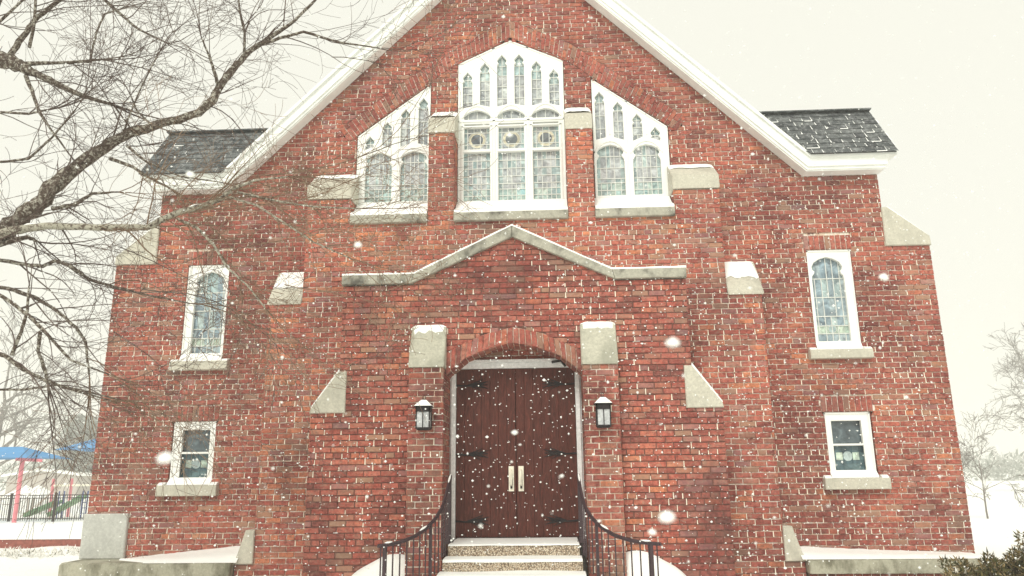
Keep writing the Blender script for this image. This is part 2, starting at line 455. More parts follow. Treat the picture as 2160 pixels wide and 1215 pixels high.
YM, YB, YP, YA, YD = 10.70, 10.32, 9.45, 9.25, 9.90
XC = 0.055          # the porch sits a few centimetres right of the gable axis

church = empty('church', (0, YM, 0), 'red brick church front with white rake boards, stone caps and stained glass windows', 'church')

# window openings: (x0,x1,z0, top polygon)
def wpoly_side(s):
    p = [(1.24, 5.40), (2.385, 5.40), (2.385, 6.655), (1.24, 7.505)]
    return [(x*s, z) for x, z in p]
W_C = [(-.828, 5.40), (.828, 5.40), (.828, 7.835), (0, 8.225), (-.828, 7.835)]
holes = [W_C, wpoly_side(1), wpoly_side(-1)]
UP = {s: rect(min(4.235*s, 4.865*s), max(4.235*s, 4.865*s), 3.12, 4.64) for s in (1, -1)}
LO = {s: rect(min(4.245*s, 4.875*s), max(4.245*s, 4.875*s), 1.40, 2.325) for s in (1, -1)}
UPL = {s: rect(min(4.21*s, 4.89*s), max(4.21*s, 4.89*s), 4.64, 4.855) for s in (1, -1)}
LOL = {s: rect(min(4.21*s, 4.91*s), max(4.21*s, 4.91*s), 2.325, 2.54) for s in (1, -1)}
small = [UP[1], UP[-1], LO[1], LO[-1], UPL[1], UPL[-1], LOL[1], LOL[-1]]
# the pointed brick band above the triple window
inner = [(-2.50, 6.56), (-1.85, 7.075), (-1.24, 7.53), (-.83, 7.865), (0, 8.255), (.83, 7.865), (1.24, 7.53), (1.85, 7.075), (2.50, 6.56)]
def offs(poly, d):
    out = []
    for i, p in enumerate(poly):
        a = Vector(poly[max(i-1, 0)]); b = Vector(poly[min(i+1, len(poly)-1)]); t = (b-a).normalized()
        nrm = Vector((-t.y, t.x)); out.append((p[0]+nrm.x*d, p[1]+nrm.y*d))
    return out
BAND = .27
outer = offs(inner, BAND); outer[4] = (0, 8.255+BAND*1.12)
bandholes = []
for i in range(len(inner)-1):
    bandholes.append([inner[i], inner[i+1], outer[i+1], outer[i]])
wall = MB()
main_sol = [rect(-5.98, 5.98, .0, 4.66), rect(-5.38, 5.38, 4.66, 5.85), [(-4.28, 5.85), (4.28, 5.85), (0, 10.13)]]
# masked area fully behind bay is still built (cheap), except behind the porch
main_holes = holes+small+bandholes+[rect(-2.8, 2.8, 0, 5.0)]
brickwork(wall, main_sol, main_holes, 0, 10.1, fplane(YM), 1)
def band_bricks(mb, inn, out, fn, wid=.0735, rings=2, seed=3):
    rnd = random.Random(seed)
    def resample(pl, n):
        L = [0]
        for a, b in zip(pl, pl[1:]): L.append(L[-1]+math.dist(a, b))
        res = []
        for i in range(n+1):
            t = L[-1]*i/n
            k = max(j for j in range(len(L)-1) if L[j] <= t+1e-9)
            f = (t-L[k])/(L[k+1]-L[k]); res.append((pl[k][0]+(pl[k+1][0]-pl[k][0])*f, pl[k][1]+(pl[k+1][1]-pl[k][1])*f))
        return res
    ln = sum(math.dist(a, b) for a, b in zip(inn, inn[1:])); n = int(round(ln/wid))
    A, B = resample(inn, n), resample(out, n)
    for i in range(n):
        g = J*.42/wid
        a0 = Vector(A[i]).lerp(Vector(A[i+1]), g); a1 = Vector(A[i]).lerp(Vector(A[i+1]), 1-g)
        b0 = Vector(B[i]).lerp(Vector(B[i+1]), g); b1 = Vector(B[i]).lerp(Vector(B[i+1]), 1-g)
        mb.add([fn(*A[i], -.013), fn(*A[i+1], -.013), fn(*B[i+1], -.013), fn(*B[i], -.013)], [(0, 1, 2, 3)], 1)
        cuts = [0, 1]
        if rings == 2: cuts = [0, .5, 1] if i % 3 == 0 else ([0, .72, 1] if i % 3 == 1 else [0, .28, 1])
        for t0, t1 in zip(cuts, cuts[1:]):
            t0 += .018; t1 -= .018
            q = [a0.lerp(b0, t0), a1.lerp(b1, t0), a1.lerp(b1, t1), a0.lerp(b0, t1)]
            brick_quad(mb, [tuple(v) for v in q], fn, proud=rnd.uniform(-.003, .004), rnd=rnd)
arch = MB()
for half in (inner[:5], inner[4:]):
    oh = outer[:5] if half is not inner[4:] and half[0] == inner[0] else outer[4:]
    band_bricks(arch, half, oh, fplane(YM-.004))
for i in range(len(outer)-1):
    o2 = offs(outer, .10); arch.add([(outer[i][0], YM+.016, outer[i][1]-.03), (outer[i+1][0], YM+.016, outer[i+1][1]-.03), (o2[i+1][0], YM+.016, o2[i+1][1]), (o2[i][0], YM+.016, o2[i][1])], [(0, 1, 2, 3)], 1)
def soldier(mb, r, fn, mi=0):
    xs = [p[0] for p in r]; zs = [p[1] for p in r]
    x0, x1, z0, z1 = min(xs), max(xs), min(zs), max(zs)
    mb.add([fn(x0-.05, z0+.01, -.02), fn(x1+.05, z0+.01, -.02), fn(x1+.05, z1+.08, -.02), fn(x0-.05, z1+.08, -.02)], [(0, 1, 2, 3)], 1)
    mb.add([fn(x0, z0, -.013), fn(x1, z0, -.013), fn(x1, z1, -.013), fn(x0, z1, -.013)], [(0, 1, 2, 3)], 1)
    n = int(round((x1-x0)/.0745)); w = (x1-x0)/n
    for i in range(n):
        brick_quad(mb, rect(x0+i*w+J/2, x0+(i+1)*w-J/2, z0+.004, z1-.004), fn, proud=R.uniform(-.002, .002))
for d in (UPL, LOL):
    for s in (1, -1): m = MB(); soldier(m, d[s], fplane(YM)); put(m, 'window_lintel', ['brick_arch', 'mortar', 'joint'], church)
# window reveals in brick (depth .09) for small windows are plain boxes of brick tone below
for p, dep in ((UP[1], .10), (UP[-1], .10), (LO[1], .10), (LO[-1], .10), (W_C, .12), (wpoly_side(1), .12), (wpoly_side(-1), .12)):
    rev = MB()
    n = len(p); a = sum(p[i][0]*p[(i+1) % n][1]-p[(i+1) % n][0]*p[i][1] for i in range(n))
    if a < 0: p = p[::-1]
    for i in range(n):
        (x0, z0), (x1, z1) = p[i], p[(i+1) % n]
        k = max(1, int(round(math.dist((x0, z0), (x1, z1))/CH)))
        for j in range(k):
            t0, t1 = (j+.06)/k, (j+.94)/k
            A_, B_ = (x0+(x1-x0)*t0, z0+(z1-z0)*t0), (x0+(x1-x0)*t1, z0+(z1-z0)*t1)
            rev.add([(A_[0], YM+.001, A_[1]), (B_[0], YM+.001, B_[1]), (B_[0], YM+dep, B_[1]), (A_[0], YM+dep, A_[1])], [(0, 1, 2, 3)], 0)
        rev.add([(x0*1.0005, YM+.009, z0-.0005), (x1*1.0005, YM+.009, z1+.0005), (x1*1.0005, YM+dep, z1+.0005), (x0*1.0005, YM+dep, z0-.0005)], [(0, 1, 2, 3)], 1)
    put(rev, 'window_reveal', ['brick', 'mortar'], church)
# side walls of the body
for s in (1, -1):
    brickwork(wall, [rect(YM, 18.5, 0, 4.66)] if s > 0 else [rect(-18.5, -YM, 0, 4.66)], [], 0, 4.66, splane(5.98*s if s > 0 else -5.98, s), 20+s)
    brickwork(wall, [rect(YM, 18.5, 4.66, 5.85)] if s > 0 else [rect(-18.5, -YM, 4.66, 5.85)], [], 4.66, 5.85, splane(5.38*s if s > 0 else -5.38, s), 30+s)
o_wall = put(wall, 'wall', ['brick', 'mortar', 'joint'], church)
put(arch, 'brick_arch_band', ['brick_arch', 'mortar', 'joint'], church)
# back of the building and dark floor plate so it is closed
bk = MB(); bk.box(-5.95, 5.95, 18.45, 18.6, 0, 5.85); bk.prism([(-4.28, 5.85), (4.28, 5.85), (0, 10.13)], 18.45, 18.6)
bk.box(-5.2, 5.2, YM+.5, 18.4, 5.80, 5.83)
put(bk, 'rear_wall', 'brick', church)

# ---- central bay ------------------------------------------------------------
bay = MB()
bay_sol = [rect(-3.68, 3.68, 0, .44), rect(-3.44, 3.44, .44, 3.915), rect(-2.975, 2.975, 3.915, 5.08),
           rect(.825, 1.205, 5.08, 6.47), rect(-1.205, -.825, 5.08, 6.47), rect(2.335, 2.975, 5.08, 5.485), rect(-2.975, -2.335, 5.08, 5.485)]
brickwork(bay, bay_sol, [rect(-2.0, 2.1, 0, 3.6)], 0, 6.5, fplane(YB), 5, .05)
for s in (1, -1):
    def sd(x, z0, z1, face, y0=YB, y1=YM):
        if face > 0: brickwork(bay, [rect(y0, y1, z0, z1)], [], z0, z1, splane(x, 1), R.randint(0, 999))
        else: brickwork(bay, [rect(-y1, -y0, z0, z1)], [], z0, z1, splane(x, -1), R.randint(0, 999))
    sd(3.68*s, 0, .44, s); sd(3.44*s, .44, 3.915, s); sd(2.975*s, 3.915, 5.485, s)
    sd(2.335*s, 5.2, 5.485, -s); sd(1.205*s, 5.2, 6.47, s); sd(.825*s, 5.2, 6.47, -s)
put(bay, 'central_bay', ['brick_bay', 'mortar', 'joint'], church)

# ---- porch ------------------------------------------------------------------
def X(x): return x+XC
por = MB()
P_OPEN = [(-.855, 0), (.855, 0), (.855, 3.045), (.36, 3.275), (0, 3.36), (-.36, 3.275), (-.855, 3.045)]
low = [(-2.2, 3.95), (-1.295, 3.95), (0, 4.55), (1.295, 3.95), (2.2, 3.95)]
psol = [rect(X(-2.55), X(2.55), 0, 2.31), rect(X(-2.205), X(2.205), 2.31, 3.965), [(X(-1.31), 3.965), (X(1.31), 3.965), (X(0), 4.56)]]
brickwork(por, psol, [[(X(x), z) for x, z in P_OPEN], rect(X(-1.27), X(-.86), 0, 2.8), rect(X(.86), X(1.27), 0, 2.8)], 0, 4.56, fplane(YP), 9, .1, .25)
for s in (1, -1):
    for x, z0, z1 in ((2.55, 0, 2.31), (2.205, 2.31, 3.96)):
        if s > 0: brickwork(por, [rect(YP, YB, z0, z1)], [], z0, z1, splane(X(x), 1), 41)
        else: brickwork(por, [rect(-YB, -YP, z0, z1)], [], z0, z1, splane(X(-x), -1), 42)
for (x0, z0), (x1, z1) in zip([(-.855, 3.045), (-.36, 3.275), (0, 3.36), (.36, 3.275)], [(-.36, 3.275), (0, 3.36), (.36, 3.275), (.855, 3.045)]):
    por.add([(X(x0), YP+.02, z0-.06), (X(x1), YP+.02, z1-.06), (X(x1), YP+.02, z1+.1), (X(x0), YP+.02, z0+.1)], [(0, 1, 2, 3)], 1)
put(por, 'porch_wall', ['brick_porch', 'mortar_dark', 'joint'], church)
pr = MB()
for s in (1, -1):
    a, b = sorted((X(.852*s), X(1.28*s)))
    brickwork(pr, [rect(a, b, 0, 2.84)], [], 0, 2.84, fplane(YA), 50+s, .03)
    if s > 0:
        brickwork(pr, [rect(YA, YP, 0, 2.84)], [], 0, 2.84, splane(X(1.28), 1), 52)
        brickwork(pr, [rect(-YD-.02, -YA, 0, 2.84)], [], 0, 2.84, splane(X(.852), -1), 53)
    else:
        brickwork(pr, [rect(-YP, -YA, 0, 2.84)], [], 0, 2.84, splane(X(-1.28), -1), 54)
        brickwork(pr, [rect(YA, YD+.02, 0, 2.84)], [], 0, 2.84, splane(X(-.852), 1), 55)
put(pr, 'door_pier', ['brick', 'mortar', 'joint'], church)
# door arch: voussoirs in three rows going back, and the brick tympanum
dar = MB()
ain = [(-.855, 2.765), (-.60, 2.975), (-.30, 3.095), (0, 3.155), (.30, 3.095), (.60, 2.975), (.855, 2.765)]
aout = [(-.855, 3.045), (-.62, 3.165), (-.36, 3.275), (0, 3.36), (.36, 3.275), (.62, 3.165), (.855, 3.045)]
ain = [(X(x), z) for x, z in ain]; aout = [(X(x), z) for x, z in aout]
band_bricks(dar, ain[:4], aout[:4], fplane(YP-.006), .078, 1); band_bricks(dar, ain[3:], aout[3:], fplane(YP-.006), .078, 1)
for i in range(6):
    (x0, z0), (x1, z1) = ain[i], ain[i+1]
    k = max(1, int(round(math.dist(ain[i], ain[i+1])/.075)))
    dar.add([(x0, YP, z0+.006), (x1, YP, z1+.006), (x1, YD+.05, z1+.006), (x0, YD+.05, z0+.006)], [(0, 1, 2, 3)], 1)
    for j in range(k):
        for r_ in range(4):
            t0, t1 = (j+.08)/k, (j+.92)/k
            ya, yb = YP+.002+r_*.11, YP+.102+r_*.11
            p, q = (x0+(x1-x0)*t0, z0+(z1-z0)*t0), (x0+(x1-x0)*t1, z0+(z1-z0)*t1)
            dz = R.uniform(-.003, .002)
            dar.add([(p[0], ya, p[1]+dz), (q[0], ya, q[1]+dz), (q[0], yb, q[1]+dz), (p[0], yb, p[1]+dz), (p[0], ya, p[1]+.03), (q[0], ya, q[1]+.03), (q[0], yb, q[1]+.03), (p[0], yb, p[1]+.03)],
                    [(0, 1, 2, 3), (0, 4, 5, 1), (1, 5, 6, 2), (2, 6, 7, 3), (3, 7, 4, 0)], 0)
brickwork(dar, [rect(X(-.87), X(.87), 2.70, 3.3)], [], 2.70, 3.3, fplane(YD+.03), 61)
put(dar, 'door_arch', ['brick_arch', 'mortar', 'joint'], church)

# ---- stone dressings ---------------------------------------------------------
def stone(name, mb, mat='stone', lab=None):
    o = put(mb, name, mat, church)
    if lab: o['label'] = lab
    return o
def cap_front(x0, x1, zb, zv, zt, yf, yb, mat='stone', snow=None):
    m = MB(); m.prism_x([(yf, zb), (yb, zb), (yb, zt), (yb-.03, zt), (yf, zv)], x0, x1, 0, .012)
    o = put(m, 'stone_cap', mat, church, False)
    if snow:
        s = MB(); a, b = snow       # part of the slope covered, thickness
        n = 7; top = []; bot = []
        nx = 10
        vs = []; fs = []
        for i in range(nx+1):
            x = x0+.006+(x1-x0-.012)*i/nx
            for j in range(n+1):
                t = a+(1-a)*j/n*1.0+ (R.uniform(-.05, .05) if j == 0 else 0)
                y = yf+(yb-.015-yf)*t; z = zv+(zt-zv)*t
                e = min(1, min(i, nx-i)/1.5); th = b*e**.5*(math.sin(PI*min(1, .12+.75*j/n))**.6)*R.uniform(.85, 1.1)
                vs.append((x, y-.002, z+.006+th))
        for i in range(nx):
            for j in range(n):
                q = i*(n+1)+j; fs.append((q, q+n+1, q+n+2, q+1))
        s.add(vs, fs); put(s, 'snow_patch', 'snow', o).matrix_parent_inverse = Matrix()
        # parented to the cap, which itself is parented to church: undo nothing (same origin)
    return o
def put_sub(mb, name, mats, parent, smooth=False):
    L = church.location
    for i, v in enumerate(mb.v): mb.v[i] = (v[0]-L.x, v[1]-L.y, v[2]-L.z)
    return mb.build(name, mats, parent, smooth)
_put = put
def put(mb, name, mats, root, smooth=False):
    if root is church: return _put(mb, name, mats, root, smooth)
    if root.parent is church: return put_sub(mb, name, mats, root, smooth)
    return _put(mb, name, mats, root, smooth)
for s in (1, -1):
    o5 = .018 if s > 0 else -.03
    q = lambda a, b: sorted((a*s, b*s))
    a, b = q(2.325, 2.99); cap_front(a, b, 5.485, 5.69, 5.99, YB-.02, YM+.01, snow=(.62, .03))
    a, b = q(.812, 1.215); cap_front(a, b, 6.47, 6.69, 6.965, YB-.02, YM+.01, snow=(.25, .05))
    a, b = q(2.985, 3.475); cap_front(a, b, 3.915, 3.95, 4.47, YB-.02, YM+.01, snow=(.45, .025))
    a, b = sorted((X(.845*s), X(1.29*s))); cap_front(a, b, 2.84, 2.865, 3.375, YA-.02, YP+.01, 'stone_cap', snow=(.80, .045))
    # D : low side weathering
    m = MB(); m.prism([(3.43*s, .865), (3.55*s, .865), (3.60*s, .70), (3.645*s, .55), (3.69*s, .47), (3.69*s, .44), (3.43*s, .44)], YB-.035, YM+.005, 0, .01); stone('stone_shoulder', m)
    # B : porch side weathering
    m = MB(); m.prism([(X(2.11*s), 2.83), (X(2.205*s), 2.83), (X(2.55*s), 2.365), (X(2.56*s), 2.31), (X(2.11*s), 2.31)], YP-.025, YB, 0, .01)
    o = stone('stone_shoulder', m)
    sm_ = MB(); sm_.prism([(X(2.205*s), 2.835), (X(2.55*s), 2.37), (X(2.56*s), 2.385), (X(2.215*s), 2.865)], YP+.01, YB-.01); put(sm_, 'snow_patch', 'snow', o)
    # F : corner buttress weathering
    m = MB(); m.prism([(5.365*s, 5.25), (5.45*s, 5.25), (5.99*s, 4.80), (5.995*s, 4.665), (5.36*s, 4.665)], YM-.03, YM+1.2, 0, .012)
    o = stone('stone_shoulder', m)
    sm_ = MB(); sm_.prism([(5.45*s, 5.255), (5.985*s, 4.81), (5.97*s, 4.835), (5.46*s, 5.275)], YM, YM+1.18); put(sm_, 'snow_patch', 'snow', o)
    # window sills of the small windows
    for (x0, x1, z0, z1) in ((4.115, 4.97, 3.05, 3.178), (4.13, 4.985, 1.30, 1.447)):
        a, b = q(x0, x1); m = MB(); m.box(a, b, YM-.10, YM+.1, z0, z1, 0, .008); o = stone('stone_sill', m)
        sn = MB()
        for i in range(2):
            xa = (x0+.01, x1-.1)[i]
            sn.prism_x([(YM-.085, z1-.002), (YM-.003, z1-.002), (YM-.003, z1+.04), (YM-.04, z1+.035), (YM-.08, z1+.012)], *sorted((xa*s, (xa+.09)*s)))
        put(sn, 'snow_patch', 'snow', o)
    # ledge (water table) with brick plinth under it
    a, b = q(3.69, 5.98 if s > 0 else 5.93)
    if s < 0: a = -5.98
    m = MB(); m.prism_x([(10.2, .30), (YM+.02, .30), (YM+.02, .475), (10.24, .475), (10.2, .45)], a, b, 0, .012)
    o = put(m, 'water_table_ledge', 'ledge', church)
    o['label'] = 'stained grey concrete ledge along the foot of the wall'
    pm = MB(); brickwork(pm, [rect(a+.02, b-.02, 0, .30)], [], 0, .30, fplane(10.26), 70+s)
    pm.box(a+.03, b-.03, 10.28, YM, 0, .3, 1); put(pm, 'plinth', ['brick', 'mortar', 'joint'], church)
    # snow wedge on the ledge
    vs = []; fs = []; nx, ny = 34, 7
    for i in range(nx+1):
        t = i/nx; x = 3.62+(5.36-3.62 if s < 0 else 5.93-3.62)*t
        hb = (.655 + (.485-.655)*t) if s < 0 else (.60+(.492-.60)*t**.7)
        fr = 10.215 if s > 0 else 10.22+.30*max(0, t-.72)/.28
        for j in range(ny+1):
            w = j/ny; y = fr+(YM-.003-fr)*w
            z = .47+(hb-.47)*w**.85 + .018*math.sin(PI*min(1, .3+w)) + R.uniform(-.004, .004)
            if j == 0: z = .468
            vs.append((x*s, y, z))
    for i in range(nx):
        for j in range(ny):
            k = i*(ny+1)+j; fs.append((k, k+1, k+ny+2, k+ny+1) if s < 0 else (k, k+ny+1, k+ny+2, k+1))
    sn = MB(); sn.add(vs, fs); put(sn, 'ledge_snow', 'snow', church, True)
m = MB(); m.box(-6.0, -5.37, YM-.05, YM+.4, .477, 1.075, 0, .012); o = stone('corner_stone', m, 'block', 'smooth pale grey stone block at the left corner')
# big sills of the triple window, with snow aprons
for (x0, x1) in ((-2.33, -1.208), (-.822, .822), (1.208, 2.33)):
    m = MB(); m.box(x0, x1, YB-.06, YB+.2, 5.075, 5.205, 0, .01)
    m.prism_x([(YB+.18, 5.08), (YM+.1, 5.08), (YM+.1, 5.46), (YM-.03, 5.46), (YB+.18, 5.21)], x0+.004, x1-.004)
    o = stone('stone_sill', m, 'stone_dark')
    sn = MB(); n = 26; vs = []; fs = []
    prof = [(YB-.05, 5.204), (YB-.045, 5.235), (YB+.0, 5.262), (YB+.15, 5.34), (YM-.05, 5.50), (YM+.02, 5.53)]
    for i in range(n+1):
        x = x0+.004+(x1-x0-.008)*i/n
        for j, (y, z) in enumerate(prof):
            vs.append((x, y, z+(R.uniform(-.004, .006) if 0 < j < 5 else 0)))
    k = len(prof)
    for i in range(n):
        for j in range(k-1): q_ = i*k+j; fs.append((q_, q_+k, q_+k+1, q_+1))
    sn.add(vs, fs); sn.add([(x0+.004, y, z) for y, z in prof]+[(x0+.004, YM, 5.2)], [tuple(range(k+1))]); sn.add([(x1-.004, y, z) for y, z in prof]+[(x1-.004, YM, 5.2)], [tuple(range(k+1))[::-1]])
    put(sn, 'sill_snow', 'snow', o)
# porch coping
up = [(-2.215, 4.075), (-1.275, 4.075), (0, 4.695), (1.275, 4.075), (2.215, 4.075)]
lo_ = [(2.215, 3.95), (1.31, 3.95), (0, 4.545), (-1.31, 3.95), (-2.215, 3.95)]
m = MB()
for (a, b, c, d) in ((0, 1, 3, 4), (1, 2, 2, 3), (2, 3, 1, 2), (3, 4, 0, 1)):
    g = .002
    m.prism([(X(up[a][0])+g, up[a][1]), (X(up[b][0])-g, up[b][1]), (X(lo_[c][0])-g, lo_[c][1]), (X(lo_[d][0])+g, lo_[d][1])], YP-.055, YP+.32, 0, .006)
cop = stone('porch_coping', m, 'stone_dark', 'dark streaked stone coping over the porch gable')
sn = MB()
def snow_strip(pts, y0, y1, th, seg=.08):
    vs = []; fs = []; line = []
    for (x0, z0), (x1, z1) in zip(pts, pts[1:]):
        n = max(2, int(math.dist((x0, z0), (x1, z1))/seg))
        for i in range(n): line.append((x0+(x1-x0)*i/n, z0+(z1-z0)*i/n))
    line.append(pts[-1]); K = 6
    for x, z in line:
        h = th*R.uniform(.75, 1.15)
        for j, (ty, tz) in enumerate(((0, 0), (0.01, .75), (.1, 1), (.5, 1.05), (.9, .9), (1, 0))):
            vs.append((x, y0+(y1-y0)*ty, z-.003+h*tz))
    for i in range(len(line)-1):
        for j in range(K-1): q_ = i*K+j; fs.append((q_, q_+K, q_+K+1, q_+1))
    return vs, fs
sn.add(*snow_strip([(X(x), z) for x, z in up], YP-.05, YP+.31, .034)); put(sn, 'snow_cover', 'snow', cop)
# porch roof behind the coping (low lead roof, snowed over)
m = MB()
m.add([(X(-2.2), YP+.1, 4.0), (X(2.2), YP+.1, 4.0), (X(2.2), YB+.02, 4.02), (X(-2.2), YB+.02, 4.02)], [(0, 1, 2, 3)])
m.prism([(X(-1.27), 4.0), (X(1.27), 4.0), (X(0), 4.60)], YP+.3, YB)
put(m, 'porch_roof', 'snow', church)

# ---- roof, rake boards, eaves returns ------------------------------------------
m = MB()
for s in (1, -1):
    a = [(0, 10.36), (4.36*s, 6.0), (5.46*s, 6.0-1.1), (5.46*s, 4.75), (4.3*s, 5.9), (0, 10.2)]
    m.prism([(0, 10.34), (4.40*s, 5.94), (4.32*s, 5.86), (0, 10.18)], YM-.22, 18.9)
roof = put(m, 'roof', 'felt', church)
m = MB()
for s in (1, -1):   # snow cover of main roof
    m.prism([(0, 10.40), (4.42*s, 5.985), (4.40*s, 5.945), (0, 10.345)], YM-.20, 18.88)
put(m, 'roof_snow', 'snow', roof)
for s in (1, -1):
    m = MB()
    for lo2, hi2, zl, zh, y0, y1, xe in ((10.135, 10.30, 5.825, 5.955, YM-.25, YM-.19, 5.44), (10.085, 10.135, 5.785, 5.825, YM-.225, YM-.16, 5.41),
                                         (10.06, 10.085, 5.765, 5.785, YM-.205, YM-.01, 5.395), (10.30, 10.36, 5.955, 5.992, YM-.29, YM-.19, 5.565)):
        m.prism([(0, hi2), ((hi2-zh)*s, zh), (xe*s, zh), (xe*s, zl), ((lo2-zl)*s, zl), (0, lo2)], y0, y1)
    m.prism([(0, 10.29), (4.335*s, 5.955), (5.40*s, 5.95), (5.40*s, 5.79), (4.30*s, 5.79), (0, 10.09)], YM-.189, YM-.002)
    put(m, 'rake_board', 'trim', church)
    m = MB()
    a, b = sorted((5.385*s, 5.44*s)); m.box(a, b, YM-.188, 18.4, 5.83, 5.954)
    a, b = sorted((5.38*s, 5.56*s)); m.box(a, b, YM-.188, 18.4, 5.955, 5.991)
    put(m, 'eaves_fascia', 'trim', church)
# small shingled shoulder roofs
for s in (1, -1):
    y0, z0, y1, z1 = YM-.33, 5.985, YM+.42, 6.985
    xe = 5.57 if s > 0 else 5.60; sk = .05
    m = MB(); d = Vector((0, y1-y0, z1-z0)); L = d.length; d.normalize(); nrm = Vector((0, -d.z, d.y))
    rows = 9; rh = L/rows
    base = 0.0
    for r_ in range(rows):
        u0_, u1_ = r_*rh, (r_+1)*rh+.012
        o_ = R.uniform(0, .2); xlo = 10.34-(z0+(z1-z0)*(r_+.5)/rows); x = xlo-R.uniform(0, .12)
        ex = xe-sk*(1-r_/rows)*0
        while x < xe:
            w = R.uniform(.14, .22); x0_, x1_ = x, min(x+w-.006, ex)
            if x1_-x0_ > .02:
                j = R.uniform(-.003, .003); th = R.uniform(.009, .014)
                ridge = r_ == rows-1
                p = []
                for (xx, u_, hh) in ((x0_, u0_+j, th), (x1_, u0_+j, th), (x1_, u1_, .003), (x0_, u1_, .003), (x0_, u0_+j, 0), (x1_, u0_+j, 0)):
                    xx = max(xx, 10.33-(z0+(z1-z0)*u_/L))
                    c = Vector((0, y0, z0))+d*u_+nrm*(hh+.004*0)
                    p.append((xx*s, c.y, c.z))
                m.add(p, [(0, 1, 2, 3), (4, 5, 1, 0), (1, 5, 2), (4, 0, 3)], 0)
                if R.random() < (.62 if s > 0 else .12) and not ridge:   # snow caught in the slots and steps
                    a0 = x1_-.003; w2 = R.uniform(.004, .012); u2 = u0_+rh*R.uniform(.5, 1)
                    pp = [Vector((0, y0, z0))+d*u_+nrm*.016 for u_ in (u0_, u2)]
                    m.add([(a0*s, pp[0].y, pp[0].z), ((a0+w2*1.6)*s, pp[0].y, pp[0].z), ((a0+w2*.6)*s, pp[1].y, pp[1].z), (a0*s, pp[1].y, pp[1].z)], [(0, 1, 2, 3)], 1)
                    if R.random() < .16:
                        pp = [Vector((0, y0, z0))+d*u_+nrm*.017 for u_ in (u0_-.016, u0_+.004)]
                        b0 = x0_+R.uniform(0, .05)
                        m.add([(b0*s, pp[0].y, pp[0].z), (x1_*s, pp[0].y, pp[0].z), (x1_*s, pp[1].y, pp[1].z), (b0*s, pp[1].y, pp[1].z)], [(0, 1, 2, 3)], 1)
            x += w
    mm = MB()
    xa, xb = 4.36*s, (xe-.01)*s; xt = 3.36*s
    mm.add([(xa, y0+.01, z0+.005), (xb, y0+.01, z0+.005), (xb, y1, z1-.005), (xt, y1, z1-.005), (xb, y1+1.0, z0+.005), (xa, y1+1.0, z0+.005)],
           [(0, 1, 2, 3), (3, 2, 4, 5), (0, 5, 4, 1), (1, 4, 2), (0, 3, 5)])
    o = put(mm, 'shoulder_roof', 'felt', church)
    put(m, 'shingles', ['shingle', 'snow'], o)
    c = MB(); c.bar((3.4*s, y1, z1+.012), ((xe+.01)*s, y1, z1+.012), .16, .02); put(c, 'ridge_cap', 'shingle', o)
    g = MB(); g.prism_x([(y0+.12, z0-.02), (y1, z1-.10), (y1+.85, z0-.02)], *sorted(((xe-.008)*s, (xe+.0)*s))) ; put(g, 'gable_end', 'trim', o)

# ------------------------------------------------------------------ windows
def ogee(cx, w, z0a, z0b, zpk):
    "lancet light with a small ogee head; z0a/z0b sill heights left and right; peak zpk"
    zs = zpk-2.15*w
    rs = [(w, zs-.5*w), (.96*w, zs-.1*w), (.62*w, zs+.05*w), (.80*w, zs+.35*w), (.97*w, zs+.62*w), (.93*w, zs+.95*w), (.62*w, zs+1.35*w), (.25*w, zs+1.75*w)]
    rs = [(x, max(z, z0b+.001*i)) for i, (x, z) in enumerate(rs)]
    return [(cx-w, z0a), (cx+w, z0b)]+[(cx+x, z) for x, z in rs]+[(cx, zpk)]+[(cx-x, max(z, z0a)) for x, z in rs[::-1]]
def lobed(cx, w, z0, zs, zpk):
    h = zpk-zs
    rs = [(w, zs-.10), (.97*w, zs-.045), (.84*w, zs-.01), (.80*w, zs+.10*h), (.92*w, zs+.20*h), (.95*w, zs+.40*h), (.80*w, zs+.66*h), (.45*w, zs+.87*h)]
    return [(cx-w, z0), (cx+w, z0)]+[(cx+x, z) for x, z in rs]+[(cx, zpk)]+[(cx-x, z) for x, z in rs[::-1]]
def lens(cx, w, z0, zpk):
    h = zpk-z0
    rs = [(w, z0+.15*h), (.93*w, z0+.42*h), (.62*w, z0+.74*h), (.3*w, z0+.92*h)]
    return [(cx-w*.9, z0), (cx+w*.9, z0)]+[(cx+x, z) for x, z in rs]+[(cx, zpk)]+[(cx-x, z) for x, z in rs[::-1]]
def glass_grid(mb, lead, x0, x1, z0, z1, cols, rows, y, mat, jog=.0, lw=.0058):
    xs = [x0+(x1-x0)*c for c in cols]; zs = [z0+(z1-z0)*r for r in rows]
    for j in range(len(zs)-1):
        for i in range(len(xs)-1):
            mm = mat(i, j, len(xs)-1, len(zs)-1)
            t = R.uniform(-.0012, .0012)
            mb.add([(xs[i], y+t, zs[j]), (xs[i+1], y-t, zs[j]), (xs[i+1], y+t, zs[j+1]), (xs[i], y-t, zs[j+1])], [(0, 1, 2, 3)], mm)
    for i, x in enumerate(xs[1:-1]):
        for j in range(len(zs)-1):
            if R.random() < .12: continue
            lead.bar((x, y-.005, zs[j]), (x, y-.005, zs[j+1]), lw*2, .006)
    for z in zs[1:-1]: lead.bar((x0, y-.006, z), (x1, y-.006, z), lw*1.3, lw*2.2)
GM = ['glass_grey', 'glass_teal', 'glass_aqua', 'glass_disc', 'glass_cream', 'glass_blue', 'glass_green', 'glass_dark', 'glass_deep']
def mk_zone(bot_rows, edge=True):
    def f(i, j, nx, nz):
        if j < bot_rows: return 2 if R.random() < .7 else 1
        if edge and (i == 0 or i == nx-1): return 1
        return 0 if R.random() < .85 else 1
    return f
def arc(cx, w, z0, h, n=10):
    return [(cx-w+2*w*i/n, z0+h*(1-abs(2*i/n-1)**2.2)) for i in range(n+1)]
